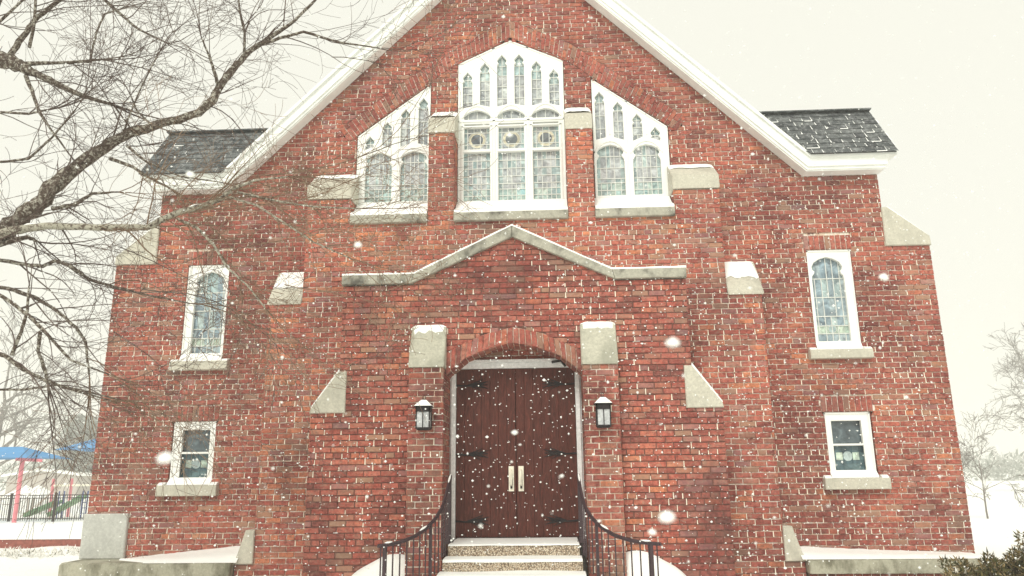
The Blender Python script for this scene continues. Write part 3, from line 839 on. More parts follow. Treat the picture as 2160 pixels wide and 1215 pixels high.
def moulding(lines, y, r, mb=None):
    mb = mb or MB()
    for pl in lines:
        for a, b in zip(pl, pl[1:]): mb.bar((a[0], y, a[1]), (b[0], y, b[1]), r, r*1.1) if abs(a[0]-b[0]) > 1e-4 else mb.box(a[0]-r/2, a[0]+r/2, y-r/2, y+r/2, min(a[1], b[1]), max(a[1], b[1]))
    return mb
YW = YM+.055
# centre window
root = put((lambda m_: (m_.add(*fill_shape([[( -.82, 5.47), (.82, 5.47), (.82, 7.83), (0, 8.215), (-.82, 7.83)]] +
    [ogee(cx, .075, za, zb, zp) for cx, za, zb, zp in ((-.675, 7.07, 7.10, 7.69), (-.405, 7.12, 7.085, 7.845), (-.135, 7.085, 7.12, 7.975), (.135, 7.12, 7.085, 7.975), (.405, 7.085, 7.12, 7.845), (.675, 7.10, 7.07, 7.69))] +
    [lens(cx, .215, 6.875, 7.03) for cx in (-.53, 0, .53)] +
    [rect(cx-.195, cx+.195, 6.772, 6.80) for cx in (-.53, 0, .53)] +
    [rect(cx-.195, cx+.195, 6.375, 6.735) for cx in (-.53, 0, .53)] +
    [rect(cx-.202, cx+.202, 5.545, 6.325) for cx in (-.53, 0, .53)], .06, .006, YW-.03)) and m_))(MB()), 'window', 'paint', church)
root['label'] = 'tall pointed centre window with three lights'
g = MB(); ld = MB()
for cx in (-.53, 0, .53):
    glass_grid(g, ld, cx-.21, cx+.21, 5.53, 6.335, [0, .17, .34, .5, .66, .83, 1], [0, .13, .26, .37, .52, .68, .84, 1], YW+.034, mk_zone(2))
    glass_grid(g, ld, cx-.205, cx+.205, 6.36, 6.745, [0, .14, .38, .62, .86, 1], [0, .3, .8, 1], YW+.034, mk_zone(0))
    glass_grid(g, ld, cx-.205, cx+.205, 6.76, 6.81, [0, 1], [0, 1], YW+.034, mk_zone(0, False))
    glass_grid(g, ld, cx-.23, cx+.23, 6.86, 7.045, [0, .2, .5, .8, 1], [0, 1], YW+.034, mk_zone(0, False))
    for rr2, mt, yy in ((.132, 4, .030), (.092, 3, .027)):
        n = 20; c0 = (cx+.0, 6.555)
        g.add([(c0[0]+rr2*math.cos(2*PI*k/n), YW+yy, c0[1]+rr2*math.sin(2*PI*k/n)) for k in range(n)], [tuple(range(n))], mt)
    ld.tube([(cx+.135*math.cos(2*PI*k/16), YW+.03, 6.555+.135*math.sin(2*PI*k/16)) for k in range(17)], .004, 4)
    n = 9; g.add([(cx+.04*math.cos(2*PI*k/n), YW+.029, 5.63+.045*math.sin(2*PI*k/n)) for k in range(n)], [tuple(range(n))], 2)
for cx, zp in ((-.675, 7.7), (-.405, 7.85), (-.135, 7.98), (.135, 7.98), (.405, 7.85), (.675, 7.7)):
    glass_grid(g, ld, cx-.075, cx+.075, 7.06, zp, [0, .5, 1], [0, .2, .42, .62, .8, 1], YW+.034, lambda i, j, a, b: 1 if j >= b-2 else 0)
put(g, 'stained_glass', GM, root); put(ld, 'leading', 'lead', root)
ml = moulding([[(-.275, 5.47), (-.275, 8.08)], [(.275, 5.47), (.275, 8.08)], [(-.255, 5.47), (-.255, 8.09)], [(.255, 5.47), (.255, 8.09)], [(-.81, 5.47), (-.81, 7.82)], [(.81, 5.47), (.81, 7.82)],
    [(-.82, 6.84), (.82, 6.84)], [(-.81, 7.82), (0, 8.20), (.81, 7.82)]]+[[(x, 7.14), (x, zt)] for x, zt in ((-.54, 7.90), (0, 8.16), (.54, 7.90))]+[arc(cx, .235, 6.90, .20) for cx in (-.53, 0, .53)], YW-.034, .018)
for cx in (-.53, 0, .53):
    for z in (6.35,): ml.box(cx-.22, cx+.22, YW-.042, YW-.03, z-.02, z+.02)
    for sx in (-1, 1): ml.box(cx+sx*.225-.012, cx+sx*.225+.012, YW-.044, YW-.03, 5.48, 6.76)
    ml.box(cx-.237, cx+.237, YW-.044, YW-.03, 6.745, 6.765)
put(ml, 'moulding', 'paint', root)
# flanking windows
for s in (1, -1):
    K = lambda pl: [(x*s, z) for x, z in pl] if s > 0 else [(x*s, z) for x, z in pl][::-1]
    lan = [(1.365, 6.475, 6.51, 7.275), (1.64, 6.51, 6.46, 7.095), (1.925, 6.44, 6.50, 6.885), (2.19, 6.48, 6.425, 6.655)]
    shp = [K([(1.25, 5.47), (2.375, 5.47), (2.375, 6.645), (1.25, 7.49)])]+[K(ogee(cx, .073, a_, b_, zp)) for cx, a_, b_, zp in lan]+[K(lobed(1.495, .208, 5.57, 6.20, 6.385)), K(lobed(2.04, .205, 5.57, 6.19, 6.375))]
    m_ = MB(); m_.add(*fill_shape(shp, .06, .006, YW-.03))
    root = put(m_, 'window', 'paint', church)
    root['label'] = 'slant topped %s window beside the centre one' % ('right' if s > 0 else 'left')
    g = MB(); ld = MB()
    for cx in (1.495, 2.04):
        a, b = sorted(((cx-.215)*s, (cx+.215)*s))
        glass_grid(g, ld, a, b, 5.55, 6.40, [0, .15, .36, .5, .64, .85, 1], [0, .14, .28, .36, .56, .78, 1], YW+.034, mk_zone(2))
    for cx, a_, b_, zp in lan:
        a, b = sorted(((cx-.08)*s, (cx+.08)*s))
        glass_grid(g, ld, a, b, 6.41, zp+.01, [0, .5, 1], [0, .3, .55, .8, 1] if zp > 6.8 else [0, .5, 1], YW+.034, lambda i, j, q1, q2: 1 if j >= q2-1 else 0)
    put(g, 'stained_glass', GM, root); put(ld, 'leading', 'lead', root)
    ln = [[(1.775, 5.47), (1.775, 7.09)], [(1.755, 5.47), (1.755, 7.10)], [(1.26, 5.47), (1.26, 7.46)], [(2.365, 5.47), (2.365, 6.63)], [(1.26, 7.47), (2.365, 6.64)], [(1.505, 6.55), (1.505, 7.28)], [(2.06, 6.53), (2.06, 6.87)],
          arc(1.495, .24, 6.25, .19), arc(2.04, .24, 6.24, .19)]
    put(moulding([[(x*s, z) for x, z in l] for l in ln], YW-.034, .018), 'moulding', 'paint', root)
# small windows
for s in (1, -1):
    cx = 4.55*s
    m_ = MB(); xa, xb = cx-.31, cx+.31
    gcx = 4.515*s
    m_.add(*fill_shape([rect(xa, xb, 3.18, 4.635), lobed(gcx, .225, 3.31, 4.30, 4.535)], .06, .006, YM+.03))
    root = put(m_, 'window', 'paint', church); root['label'] = 'tall narrow upper window near the %s corner' % ('right' if s > 0 else 'left')
    g = MB(); ld = MB()
    def up_z(i, j, nx, nz):
        if j == 0: return 5
        if j == 1: return 6
        return 5 if R.random() < .7 else 1
    glass_grid(g, ld, gcx-.235, gcx+.235, 3.30, 4.55, [0, .12, .32, .5, .68, .88, 1], [0, .10, .19, .30, .52, .74, 1], YM+.095, up_z)
    n = 16; g.add([(gcx+.055*math.cos(2*PI*k/n), YM+.088, 3.49+.055*math.sin(2*PI*k/n)) for k in range(n)], [tuple(range(n))], 1)
    ld.tube([(gcx+.057*math.cos(2*PI*k/12), YM+.086, 3.49+.057*math.sin(2*PI*k/12)) for k in range(13)], .004, 4)
    put(g, 'stained_glass', GM, root); put(ld, 'leading', 'lead', root)
    fr = moulding([[(xa+.01, 3.18), (xa+.01, 4.63)], [(xb-.01, 3.18), (xb-.01, 4.63)], [(xa, 4.625), (xb, 4.625)]], YM+.028, .022)
    fr.box(xa, xb, YM+.0, YM+.03, 3.178, 3.235); put(fr, 'moulding', 'paint', root)
    sn = MB(); sn.prism_x([(YM-.03, 3.18), (YM+.029, 3.18), (YM+.029, 3.30), (YM+.01, 3.27), (YM-.02, 3.215)], xa, xb); put(sn, 'snow_patch', 'snow', root)
    # lower sash window
    m_ = MB(); gx = 4.53*s
    m_.add(*fill_shape([rect(cx-.307, cx+.307, 1.45, 2.32), rect(gx-.205, gx+.205, 1.90, 2.205), rect(gx-.215, gx+.215, 1.545, 1.872)], .06, .006, YM+.03))
    root = put(m_, 'window', 'paint', church); root['label'] = 'small sash lower window near the %s corner' % ('right' if s > 0 else 'left')
    g = MB(); ld = MB()
    g.add([(gx-.22, YM+.1, 1.88), (gx+.22, YM+.1, 1.88), (gx+.22, YM+.1, 2.22), (gx-.22, YM+.1, 2.22)], [(0, 1, 2, 3)], 7)
    glass_grid(g, ld, gx-.22, gx+.22, 1.535, 1.88, [0, .14, .36, .64, .86, 1], [0, .3, .42, .74, 1], YM+.1, lambda i, j, a, b: 6 if (j == 2 and 0 < i < 4 and i != 2) else 8, lw=.0028)
    g.add([(gx+.065*math.cos(2*PI*k/n), YM+.092, 1.735+.065*math.sin(2*PI*k/n)) for k in range(n)], [tuple(range(n))], 1)
    put(g, 'stained_glass', GM, root); put(ld, 'leading', 'glass_deep', root)
    fr = moulding([[(cx-.297, 1.45), (cx-.297, 2.31)], [(cx+.297, 1.45), (cx+.297, 2.31)], [(cx-.3, 2.31), (cx+.3, 2.31)]], YM+.028, .022)
    for xx in (gx-.215, gx+.215): fr.box(xx-.014, xx+.014, YM+.022, YM+.032, 1.54, 2.215)
    put(fr, 'moulding', 'paint', root)
    sn = MB(); sn.prism_x([(YM-.06, 1.45), (YM+.029, 1.45), (YM+.029, 1.55), (YM+.0, 1.52), (YM-.05, 1.475)], cx-.307, cx+.307); put(sn, 'snow_patch', 'snow', root)

# ------------------------------------------------------------------ doorway
m = MB()
for s in (1, -1):
    a, b = sorted((X(.775*s), X(.835*s))); m.box(a, b, YD-.05, YD+.06, .76, 2.90, 0, .006)
    a, b = sorted((X(.82*s), X(.851*s))); m.box(a, b, YD-.02, YD+.06, .76, 2.90)
m.box(X(-.80), X(.80), YD-.05, YD+.06, 2.892, 2.965, 0, .006); m.box(X(-.80), X(.80), YD-.07, YD+.06, 2.965, 3.005, 0, .004)
dfr = put(m, 'door_frame', 'old_paint', church)
m = MB(); m.bar((X(.48), YD-.08, 2.955), (X(.60), YD-.075, 2.975), .03, .03); m.bar((X(.60), YD-.075, 2.975), (X(.66), YD-.06, 2.90), .025, .025)
put(m, 'door_closer', 'iron', dfr)
for s in (1, -1):
    m = MB(); n = 7; w = .768/n
    for i in range(n):
        a, b = sorted((X((.004+i*w+.001)*s), X((.004+(i+1)*w-.001)*s)))
        m.box(a, b, YD+R.uniform(-.001, .001), YD+.045, .785, 2.89, 0, .0018)
    a, b = sorted((X(.004*s), X(.772*s))); m.box(a, b, YD+.012, YD+.04, .785, 2.89)
    leaf = put(m, 'door', 'wood', church); leaf['label'] = '%s dark plank door leaf' % ('right' if s > 0 else 'left')
    # long handle plate with pull
    m = MB(); xh = X(.062*s-.002)
    m.box(xh-.034, xh+.034, YD-.014, YD-.003, 1.335, 1.645, 0, .004)
    m.box(xh-.012, xh+.012, YD-.03, YD-.012, 1.37, 1.48, 1); m.tube([(xh, YD-.014, 1.40), (xh, YD-.055, 1.42), (xh, YD-.06, 1.50), (xh, YD-.055, 1.58), (xh, YD-.014, 1.60)], .010, 8, 0)
    put(m, 'handle', ['brass', 'iron'], leaf)
    for zz in (.98, 1.80, 2.68):
        m = MB(); x0 = .77
        m.tube([(X(x0*s), YD-.008, zz), (X(.62*s), YD-.010, zz-.01), (X(.50*s), YD-.010, zz), (X(.36*s), YD-.008, zz+.005)], [.012, .009, .008, .004], 5)
        for (dx, dz) in ((.20, .075), (.17, -.07), (.28, .05), (.27, -.045), (.12, .05), (.12, -.05)):
            st = .62 if dx > .15 else .48
            m.tube([(X((st)*s), YD-.009, zz), (X((st-dx*.4)*s), YD-.010, zz+dz*.35), (X((st-dx*.8)*s), YD-.009, zz+dz*.75), (X((st-dx)*s), YD-.008, zz+dz)], [.008, .007, .005, .002], 5)
        put(m, 'strap_hinge', 'iron', leaf)
# clinging snow grains on the brick arrises
cs = MB(); rnd = random.Random(5)
def speck(x, y, z, r):
    a, b = r*rnd.uniform(.8, 1.6), r*rnd.uniform(.5, .9)
    cs.add([(x-a, y-.001, z-b*.6), (x+a, y-.001, z-b*.6), (x+a*.25, y-.003, z+b*1.4), (x-a*.3, y-.002, z+b*.8), (x, y-r*1.1, z-b*.3)], [(0, 1, 4), (1, 2, 4), (2, 3, 4), (3, 0, 4)])
def inpoly(p, x, z):
    i = interval(p, z); return i is not None and i[0] < x < i[1]
for (sol, hl, Y, n) in ((main_sol, main_holes, YM, 1500), (bay_sol, [rect(-2.5, 2.6, 0, 3.95)], YB, 620), (psol, [[(X(x), z) for x, z in P_OPEN], rect(X(-1.3), X(1.3), 0, 3.4)], YP, 520)):
    c_ = 0
    while c_ < n:
        x, z = rnd.uniform(-6, 6), rnd.uniform(.3, 8.5)
        if rnd.random() < (z-1)/14: continue
        if abs(x) < 3.4 and Y == YM and z < 5.2: c_ += .15; continue
        k = round(z/CH); z = k*CH+.006
        if not any(inpoly(p, x, z) for p in sol) or any(inpoly(p, x, z) for p in hl): c_ += .02; continue
        speck(x, Y+.001, z, rnd.uniform(.005, .011)); c_ += 1
tag(put(cs, 'clinging_snow', 'snow', church), kind='stuff')

# ------------------------------------------------------------------ wall lanterns
def lantern(xc, label):
    y0 = YA; L = empty('wall_lantern', (xc, y0, 2.08), label, 'lantern', 'lanterns on the door piers')
    def bx(mb, x0, x1, y0_, y1_, z0, z1, mi=0): mb.box(xc+x0, xc+x1, y0+y0_, y0+y1_, 2.08+z0, 2.08+z1, mi)
    f = MB()
    bx(f, -.085, .085, -.20, -.03, 0, .018); bx(f, -.07, .07, -.185, -.045, -.012, 0)
    for sx in (-1, 1):
        for yy in (-.195, -.047): bx(f, sx*.078-.007, sx*.078+.007, yy, yy+.014, .018, .26)
    bx(f, -.005, .005, -.197, -.19, .018, .20); bx(f, -.085, .085, -.2, -.186, .20, .262); bx(f, -.085, .085, -.046, -.034, .20, .262)
    for sx in (-1, 1): bx(f, min(sx*.085, sx*.071), max(sx*.085, sx*.071), -.2, -.034, .20, .262)
    put2(f, 'frame', 'iron', L)
    b = MB(); bx(b, -.045, .045, -.02, 0.002, .03, .30); bx(b, -.02, .02, -.05, -.02, .2, .23); put2(b, 'back_plate', 'iron', L)
    g = MB()
    for sx in (-1, 1): bx(g, sx*.073-.002, sx*.073+.002, -.185, -.05, .018, .20)
    bx(g, -.071, .071, -.189, -.186, .018, .20); put2(g, 'pane', 'lamp_glass', L)
    r_ = MB(); c = (xc, y0-.117)
    vs = [(c[0]+a*.108, c[1]+b_*.105, 2.08+.262) for a, b_ in ((-1, -1), (1, -1), (1, 1), (-1, 1))]+[(c[0]+a*.035, c[1]+b_*.035, 2.08+.335) for a, b_ in ((-1, -1), (1, -1), (1, 1), (-1, 1))]
    r_.add(vs, [(0, 1, 5, 4), (1, 2, 6, 5), (2, 3, 7, 6), (3, 0, 4, 7), (4, 5, 6, 7), (3, 2, 1, 0)])
    rf = put2(r_, 'roof', 'iron', L)
    t = MB(); t.tube([(c[0], c[1], 2.41), (c[0], c[1], 2.435)], [.02, .012], 8); t.tube([(c[0]+.018*math.cos(a/8*2*PI), c[1], 2.455+.022*math.sin(a/8*2*PI)) for a in range(9)], .004, 5); put2(t, 'finial', 'iron', L)
    s = MB(); s.add([(v[0]*.97+c[0]*.03, v[1]*.97+c[1]*.03-.002, v[2]+.008) for v in vs[:4]]+[(c[0]-.03, c[1]-.03, 2.425), (c[0]+.03, c[1]-.03, 2.425), (c[0]+.03, c[1]+.03, 2.425), (c[0]-.03, c[1]+.03, 2.425)], [(0, 1, 5, 4), (1, 2, 6, 5), (3, 0, 4, 7), (4, 5, 6, 7)])
    so = s; Lc = L.location
    for i, v in enumerate(so.v): so.v[i] = (v[0]-Lc.x, v[1]-Lc.y, v[2]-Lc.z)
    so.build('snow_cover', 'snow', L)
def put2(mb, name, mats, root, smooth=False):
    L = root.location
    for i, v in enumerate(mb.v): mb.v[i] = (v[0]-L.x, v[1]-L.y, v[2]-L.z)
    return mb.build(name, mats, root, smooth)
lantern(X(-1.068), 'black box lantern with snowy roof on the brick pier left of the door')
lantern(X(1.075), 'black box lantern with snowy roof on the brick pier right of the door')

# ------------------------------------------------------------------ steps
ST = [(9.00, .772), (8.70, .640), (8.38, .495), (8.06, .345), (7.74, .195)]
st = empty('entrance_steps', (X(0), 8.4, 0), 'pebbled concrete entrance steps with snow on each tread below the door', 'steps')
m = MB(); wd = [.745, .765, .79, .83, .90]
for i, (y, z) in enumerate(ST):
    yb = YD+.2 if i == 0 else ST[i-1][0]+.02
    m.box(X(-wd[i]), X(wd[i]), y, yb, -.2, z, 0, .008)
put2(m, 'step', 'aggregate', st)
sn = MB()
for i, (y, z) in enumerate(ST):
    yb = YD-.05 if i == 0 else ST[i-1][0]
    nx, ny = 44, 6; vs = []; fs = []; ph = R.uniform(0, 6)
    amt = (.010, .012, .028, .06, .08)[i]
    for a in range(nx+1):
        u = a/nx; x = X(-wd[i]+.004+(2*wd[i]-.008)*u)
        drop = (.003, .004, .012, .06, .06)[i]*(.5+.5*math.sin(u*9+ph)+.35*math.sin(u*23+ph*2))+ (.02 if i else .006)
        drop = max(.004, drop)
        for b in range(ny+1):
            if b == 0: p = (x, y-.012, z-drop)
            elif b == 1: p = (x, y-.010, z+amt*.35)
            else:
                w = (b-2)/(ny-2); p = (x, y+.03+(yb-y-.03)*w, z+amt*(.8+.35*math.sin(u*7+b+ph)*.4)*(1+.5*w*(i > 0)))
            vs.append(p)
    for a in range(nx):
        for b in range(ny): q_ = a*(ny+1)+b; fs.append((q_, q_+ny+1, q_+ny+2, q_+1))
    sn.add(vs, fs)
put2(sn, 'step_snow', 'snow', st, True)
# snow piled beside the steps, against the porch
for s in (1, -1):
    vs = []; fs = []; nx, ny = 22, 7
    for i in range(nx+1):
        u = i/nx; x = X((1.285+u*.95)*s)
        h = (.62 if s > 0 else .60)*(1-max(0, (u-.28)/.72)**1.6*.95)+.02*math.sin(u*11)
        for j in range(ny+1):
            w = j/ny; y = YP-.005-(.19+.25*u)*w
            vs.append((x, y, h*(1-w**3.2)+.02-.1*w))
    for i in range(nx):
        for j in range(ny): q_ = i*(ny+1)+j; fs.append((q_, q_+1, q_+ny+2, q_+ny+1) if s > 0 else (q_, q_+ny+1, q_+ny+2, q_+1))
    mo = MB(); mo.add(vs, fs); tag(mo.build('snow_mound', 'snow', None, True), 'snow bank piled against the porch %s of the steps' % ('right' if s > 0 else 'left'), 'snow bank', 'snow banks beside the steps', 'stuff')

# ------------------------------------------------------------------ handrails
def rail_curve(s):
    P = [(.765, 9.34, 1.535), (.77, 9.15, 1.43), (.775, 8.95, 1.30), (.785, 8.75, 1.19), (.82, 8.50, 1.09), (.875, 8.25, 1.01), (.95, 8.0, .95), (1.04, 7.8, .915), (1.14, 7.64, .90), (1.225, 7.56, .895)]
    # the right-hand rail flares out farther than the left one
    return [Vector((X((a+(.235*((i/9)**2) if s > 0 else 0))*s), b, c)) for i, (a, b, c) in enumerate(P)]
def crv(P, t):
    f = t*(len(P)-1); i = min(int(f), len(P)-2); return P[i].lerp(P[i+1], f-i)
for s in (1, -1):
    hr = empty('handrail', (X(.9*s), 8.4, 0), 'dark iron stair handrail flaring out on the %s side of the door steps' % ('right' if s > 0 else 'left'), 'handrail', 'handrails of the entrance steps')
    P = rail_curve(s); pts = [crv(P, i/30) for i in range(31)]
    m = MB(); m.tube(pts, .016, 8); 
    for a, b in zip(pts[:-1], pts[1:]): m.bar(a-Vector((0, 0, .012)), b-Vector((0, 0, .012)), .034, .010)
    put2(m, 'rail', 'iron_brown', hr)
    def gz(y):
        for yy, z in ST:
            if y > yy: return z
        return .02
    low_ = [p+Vector((0, 0, gz(p.y)-p.z+.10)) for p in pts]
    m = MB()
    for i in range(17):
        p = crv(P, .03+.94*i/16); zb = gz(p.y)
        b_ = MB(); b_.box(p.x-.0065, p.x+.0065, p.y-.0065, p.y+.0065, zb-.02 if 0 else zb+.02, p.z-.01); put2(b_, 'baluster', 'iron_brown', hr)
    for t in (.02, .5, .93):
        p = crv(P, t); zb = gz(p.y); b_ = MB(); b_.box(p.x-.016, p.x+.016, p.y-.016, p.y+.016, zb-.05, p.z-.005); b_.box(p.x-.04, p.x+.04, p.y-.04, p.y+.04, zb-.01, zb+.012); put2(b_, 'post', 'iron_brown', hr)
    sn = MB(); 
    for (t0, t1) in ((0, .10), (.55, .62), (.86, .93)):
        q_ = [crv(P, t0+(t1-t0)*k/4)+Vector((0, 0, .017)) for k in range(5)]; sn.tube(q_, [.004, .010, .012, .010, .004], 6)
    put2(sn, 'snow_cover', 'snow', hr)

# ------------------------------------------------------------------ ground
def gh(x, y):
    h = .02*math.sin(x*.7+1)*math.cos(y*.5)+.015*math.sin(x*2.1+y*1.3)
    if y > 18.2: h -= min(1.0, (y-18.2)/17)*.33
    if x < -6.3 and 11 < y < 18: h += .03*math.sin(x*3)*math.sin(y*2.7)
    return h
def axis(lim, fine, step):
    a = list(np.arange(-fine, fine+1e-6, step)); v = fine; st_ = step
    while v < lim: st_ *= 1.35; v += st_; a = [-v]+a+[v]
    return a
gx_, gy_ = axis(235, 22, .4), [y+18 for y in axis(235, 22, .4)]
vs = [(x, y, gh(x, y)) for y in gy_ for x in gx_]; nx = len(gx_)
fs = [(j*nx+i, j*nx+i+1, (j+1)*nx+i+1, (j+1)*nx+i) for j in range(len(gy_)-1) for i in range(nx-1)]
m = MB(); m.add(vs, fs); tag(m.build('ground', 'snow', None, True), 'flat snow covered ground around the church', 'ground', kind='structure')

# ------------------------------------------------------------------ bare trees
def twigs(mb, start, d, length, r, depth, rnd, droop=0.0, mi=0, up=0.0, nseg=6, wig=.28, minr=.0022, spread=(.5, 1.0), kids=(3, 6), decay=(.42, .7), sides=3, bias=0.0):
    pts = [Vector(start)]; rad = [r]; dirs = [Vector(d).normalized()]
    if depth < 2 and bias: d = Vector(d).normalized()+Vector((bias, 0, 0))
    dd = Vector(d).normalized(); seg = length/nseg
    curl = Vector((rnd.gauss(0, 1), rnd.gauss(0, .5), rnd.gauss(0, 1)))*wig*.55
    for i in range(nseg):
        dd = (dd+curl+Vector((rnd.gauss(0, wig), rnd.gauss(0, wig), rnd.gauss(0, wig)-droop+up))*.5).normalized()
        pts.append(pts[-1]+dd*seg); rad.append(max(minr, r*(1-(i+1)/nseg*.75))); dirs.append(dd.copy())
    mb.tube(pts, rad, sides if r < .012 else 5, mi, cap=False)
    if depth <= 0: return
    n = rnd.randint(*kids)
    for k in range(n):
        t = rnd.uniform(.15, 1.0); i = min(nseg-1, int(t*nseg)); f = t*nseg-i
        p = pts[i].lerp(pts[i+1], min(1, f)); b = dirs[i]
        ax = Vector((rnd.gauss(0, 1), rnd.gauss(0, 1), rnd.gauss(0, 1))).cross(b)
        if ax.length < .1: continue
        nd = Matrix.Rotation(rnd.uniform(*spread), 3, ax.normalized())@b
        twigs(mb, p, nd, length*rnd.uniform(*decay), max(minr, rad[i]*.6), depth-1, rnd, droop, mi, up, max(3, nseg-1), wig, minr, spread, kids, decay, sides, bias)

rt = random.Random(21)
tree = empty('bare_tree', (-6.6, 6.2, 0), 'big lichened bare tree reaching in from the left in front of the church', 'tree')
LIMBS = [
 ('bark', [(-60, 540, 6.0, 32), (0, 492, 6.0, 27), (45, 462, 6.0, 23), (80, 430, 6.05, 22), (120, 388, 6.1, 21), (170, 345, 6.2, 18), (235, 300, 6.3, 15), (290, 275, 6.3, 13.5), (360, 255, 6.35, 12), (420, 238, 6.4, 11), (445, 215, 6.4, 11.5), (465, 180, 6.4, 11), (500, 135, 6.5, 9.5), (530, 105, 6.5, 8), (575, 75, 6.6, 6), (620, 45, 6.6, 4.5), (665, 0, 6.7, 3.5), (700, -50, 6.8, 2.5)]),
 ('bark', [(545, 95, 6.5, 5), (590, 80, 6.5, 4.5), (640, 67, 6.6, 4), (720, 90, 6.7, 3), (790, 100, 6.8, 2)]),
 ('bark', [(515, 110, 6.5, 4), (516, 70, 6.5, 3.5), (505, 20, 6.5, 3), (500, -30, 6.5, 2.5)]),
 ('bark', [(460, 185, 6.4, 4), (455, 160, 6.3, 5), (440, 115, 6.2, 3), (425, 80, 6.1, 2)]),
 ('bark', [(-60, 112, 6.2, 28), (0, 125, 6.2, 25), (40, 137, 6.2, 19), (75, 155, 6.2, 11), (110, 172, 6.25, 9), (170, 200, 6.3, 7), (240, 222, 6.4, 4)]),
 ('bark', [(20, 118, 6.2, 9), (48, 78, 6.2, 8), (75, 40, 6.2, 7), (110, 12, 6.2, 6), (160, -25, 6.2, 5)]),
 ('bark', [(62, 100, 6.1, 5), (72, 50, 6.1, 4.5), (75, 0, 6.1, 4)]),
 ('bark', [(50, 135, 6.2, 7), (110, 133, 6.2, 5), (190, 128, 6.3, 4), (215, 125, 6.3, 3)]),
 ('bark', [(190, 128, 6.3, 3), (203, 70, 6.3, 3), (220, 30, 6.3, 2.5), (250, 20, 6.3, 2)]),
 ('bark', [(200, -20, 6.4, 5), (245, 22, 6.4, 4.5), (290, 60, 6.4, 3.5), (350, 90, 6.4, 2)]),
 ('bark_pale', [(-60, 505, 5.8, 15), (20, 487, 5.8, 12), (100, 476, 5.8, 9.5), (200, 480, 5.85, 9), (310, 480, 5.9, 9), (345, 462, 5.9, 9), (380, 447, 5.95, 8.5), (430, 433, 6.0, 7.5), (465, 420, 6.0, 7), (490, 398, 6.05, 5), (540, 380, 6.1, 3.5), (610, 372, 6.2, 2.5)]),
 ('bark_pale', [(375, 462, 5.95, 4), (415, 480, 6.0, 4), (450, 515, 6.0, 3.5), (480, 565, 6.05, 3), (520, 600, 6.1, 2.5), (560, 650, 6.2, 2)]),
 ('bark_pale', [(470, 412, 6.0, 3.5), (540, 432, 6.0, 3), (600, 470, 6.05, 2.8), (660, 510, 6.1, 2.2), (740, 545, 6.2, 1.6)]),
 ('bark_pale', [(500, 405, 6.05, 3.5), (590, 425, 6.1, 3), (660, 436, 6.2, 2.5), (760, 440, 6.3, 1.8)]),
 ('bark', [(232, 335, 6.25, 5), (280, 352, 6.2, 4.5), (310, 372, 6.2, 4), (360, 398, 6.2, 2.5)]),
 ('bark', [(268, 308, 6.3, 4), (310, 342, 6.3, 3), (380, 372, 6.3, 2.2), (470, 385, 6.3, 1.6)]),
 ('bark', [(-30, 522, 6, 9), (60, 500, 6, 6), (80, 510, 6, 3)]),
 ('bark', [(110, 440, 6.1, 6), (160, 430, 6.1, 5), (195, 408, 6.1, 4), (250, 405, 6.1, 2)]),
 ('bark', [(-40, 540, 6, 6), (40, 556, 6, 5.5), (90, 562, 6, 5), (115, 550, 6, 5), (150, 562, 6, 5), (190, 590, 6.1, 4), (240, 605, 6.2, 3.5), (310, 622, 6.3, 2.5), (400, 640, 6.4, 1.8)]),
 ('bark', [(-40, 598, 5.8, 6), (30, 612, 5.8, 5.5), (75, 628, 5.8, 5), (115, 652, 5.9, 4.5), (160, 690, 5.9, 4), (180, 720, 6, 4), (188, 790, 6, 2.5)]),
 ('bark', [(-40, 600, 5.7, 6), (20, 635, 5.7, 5), (60, 665, 5.7, 5), (90, 695, 5.7, 4.5), (150, 760, 5.8, 3), (230, 790, 5.9, 2)]),
 ('bark', [(-40, 735, 5.7, 7), (10, 750, 5.7, 6), (50, 780, 5.7, 5), (90, 800, 5.8, 4), (150, 822, 5.9, 3), (235, 845, 6, 2)]),
 ('bark', [(-40, 822, 6, 3), (50, 822, 6, 3), (120, 812, 6, 3), (190, 828, 6.1, 2.5), (260, 845, 6.2, 1.8)]),
 ('bark', [(25, 750, 5.7, 5), (45, 700, 5.7, 4.5), (58, 655, 5.7, 4), (62, 600, 5.7, 2)]),
 ('bark', [(85, 700, 5.9, 5), (80, 740, 5.9, 4.5), (95, 780, 5.9, 4), (100, 810, 5.9, 3)]),
 ('bark', [(-40, 40, 6.2, 5), (0, 45, 6.2, 4), (60, -10, 6.2, 3.5)]),
 ('bark', [(55, 160, 6.2, 6), (70, 200, 6.1, 5), (85, 240, 6.1, 4), (105, 270, 6.1, 3), (150, 330, 6.1, 2)]),
 ('bark', [(-30, 235, 6.2, 4), (60, 240, 6.2, 3.5), (100, 232, 6.2, 3)]),
 ('bark', [(-30, 345, 6.1, 4), (60, 335, 6.1, 3.5), (110, 290, 6.1, 3), (160, 230, 6.1, 2)]),
 ('bark', [(255, 300, 6.3, 3), (270, 250, 6.2, 2.5), (300, 180, 6.2, 2.2), (330, 120, 6.2, 1.8)]),
 ('bark', [(320, 265, 6.3, 3), (290, 235, 6.3, 2.5), (275, 200, 6.3, 2)]),
]
pth = []
trunk = MB()
tb = [(-6.3, 6.2, -.1), (-6.2, 6.15, 1.0), (-6.0, 6.1, 2.2), (-5.5, 6.1, 3.0)]
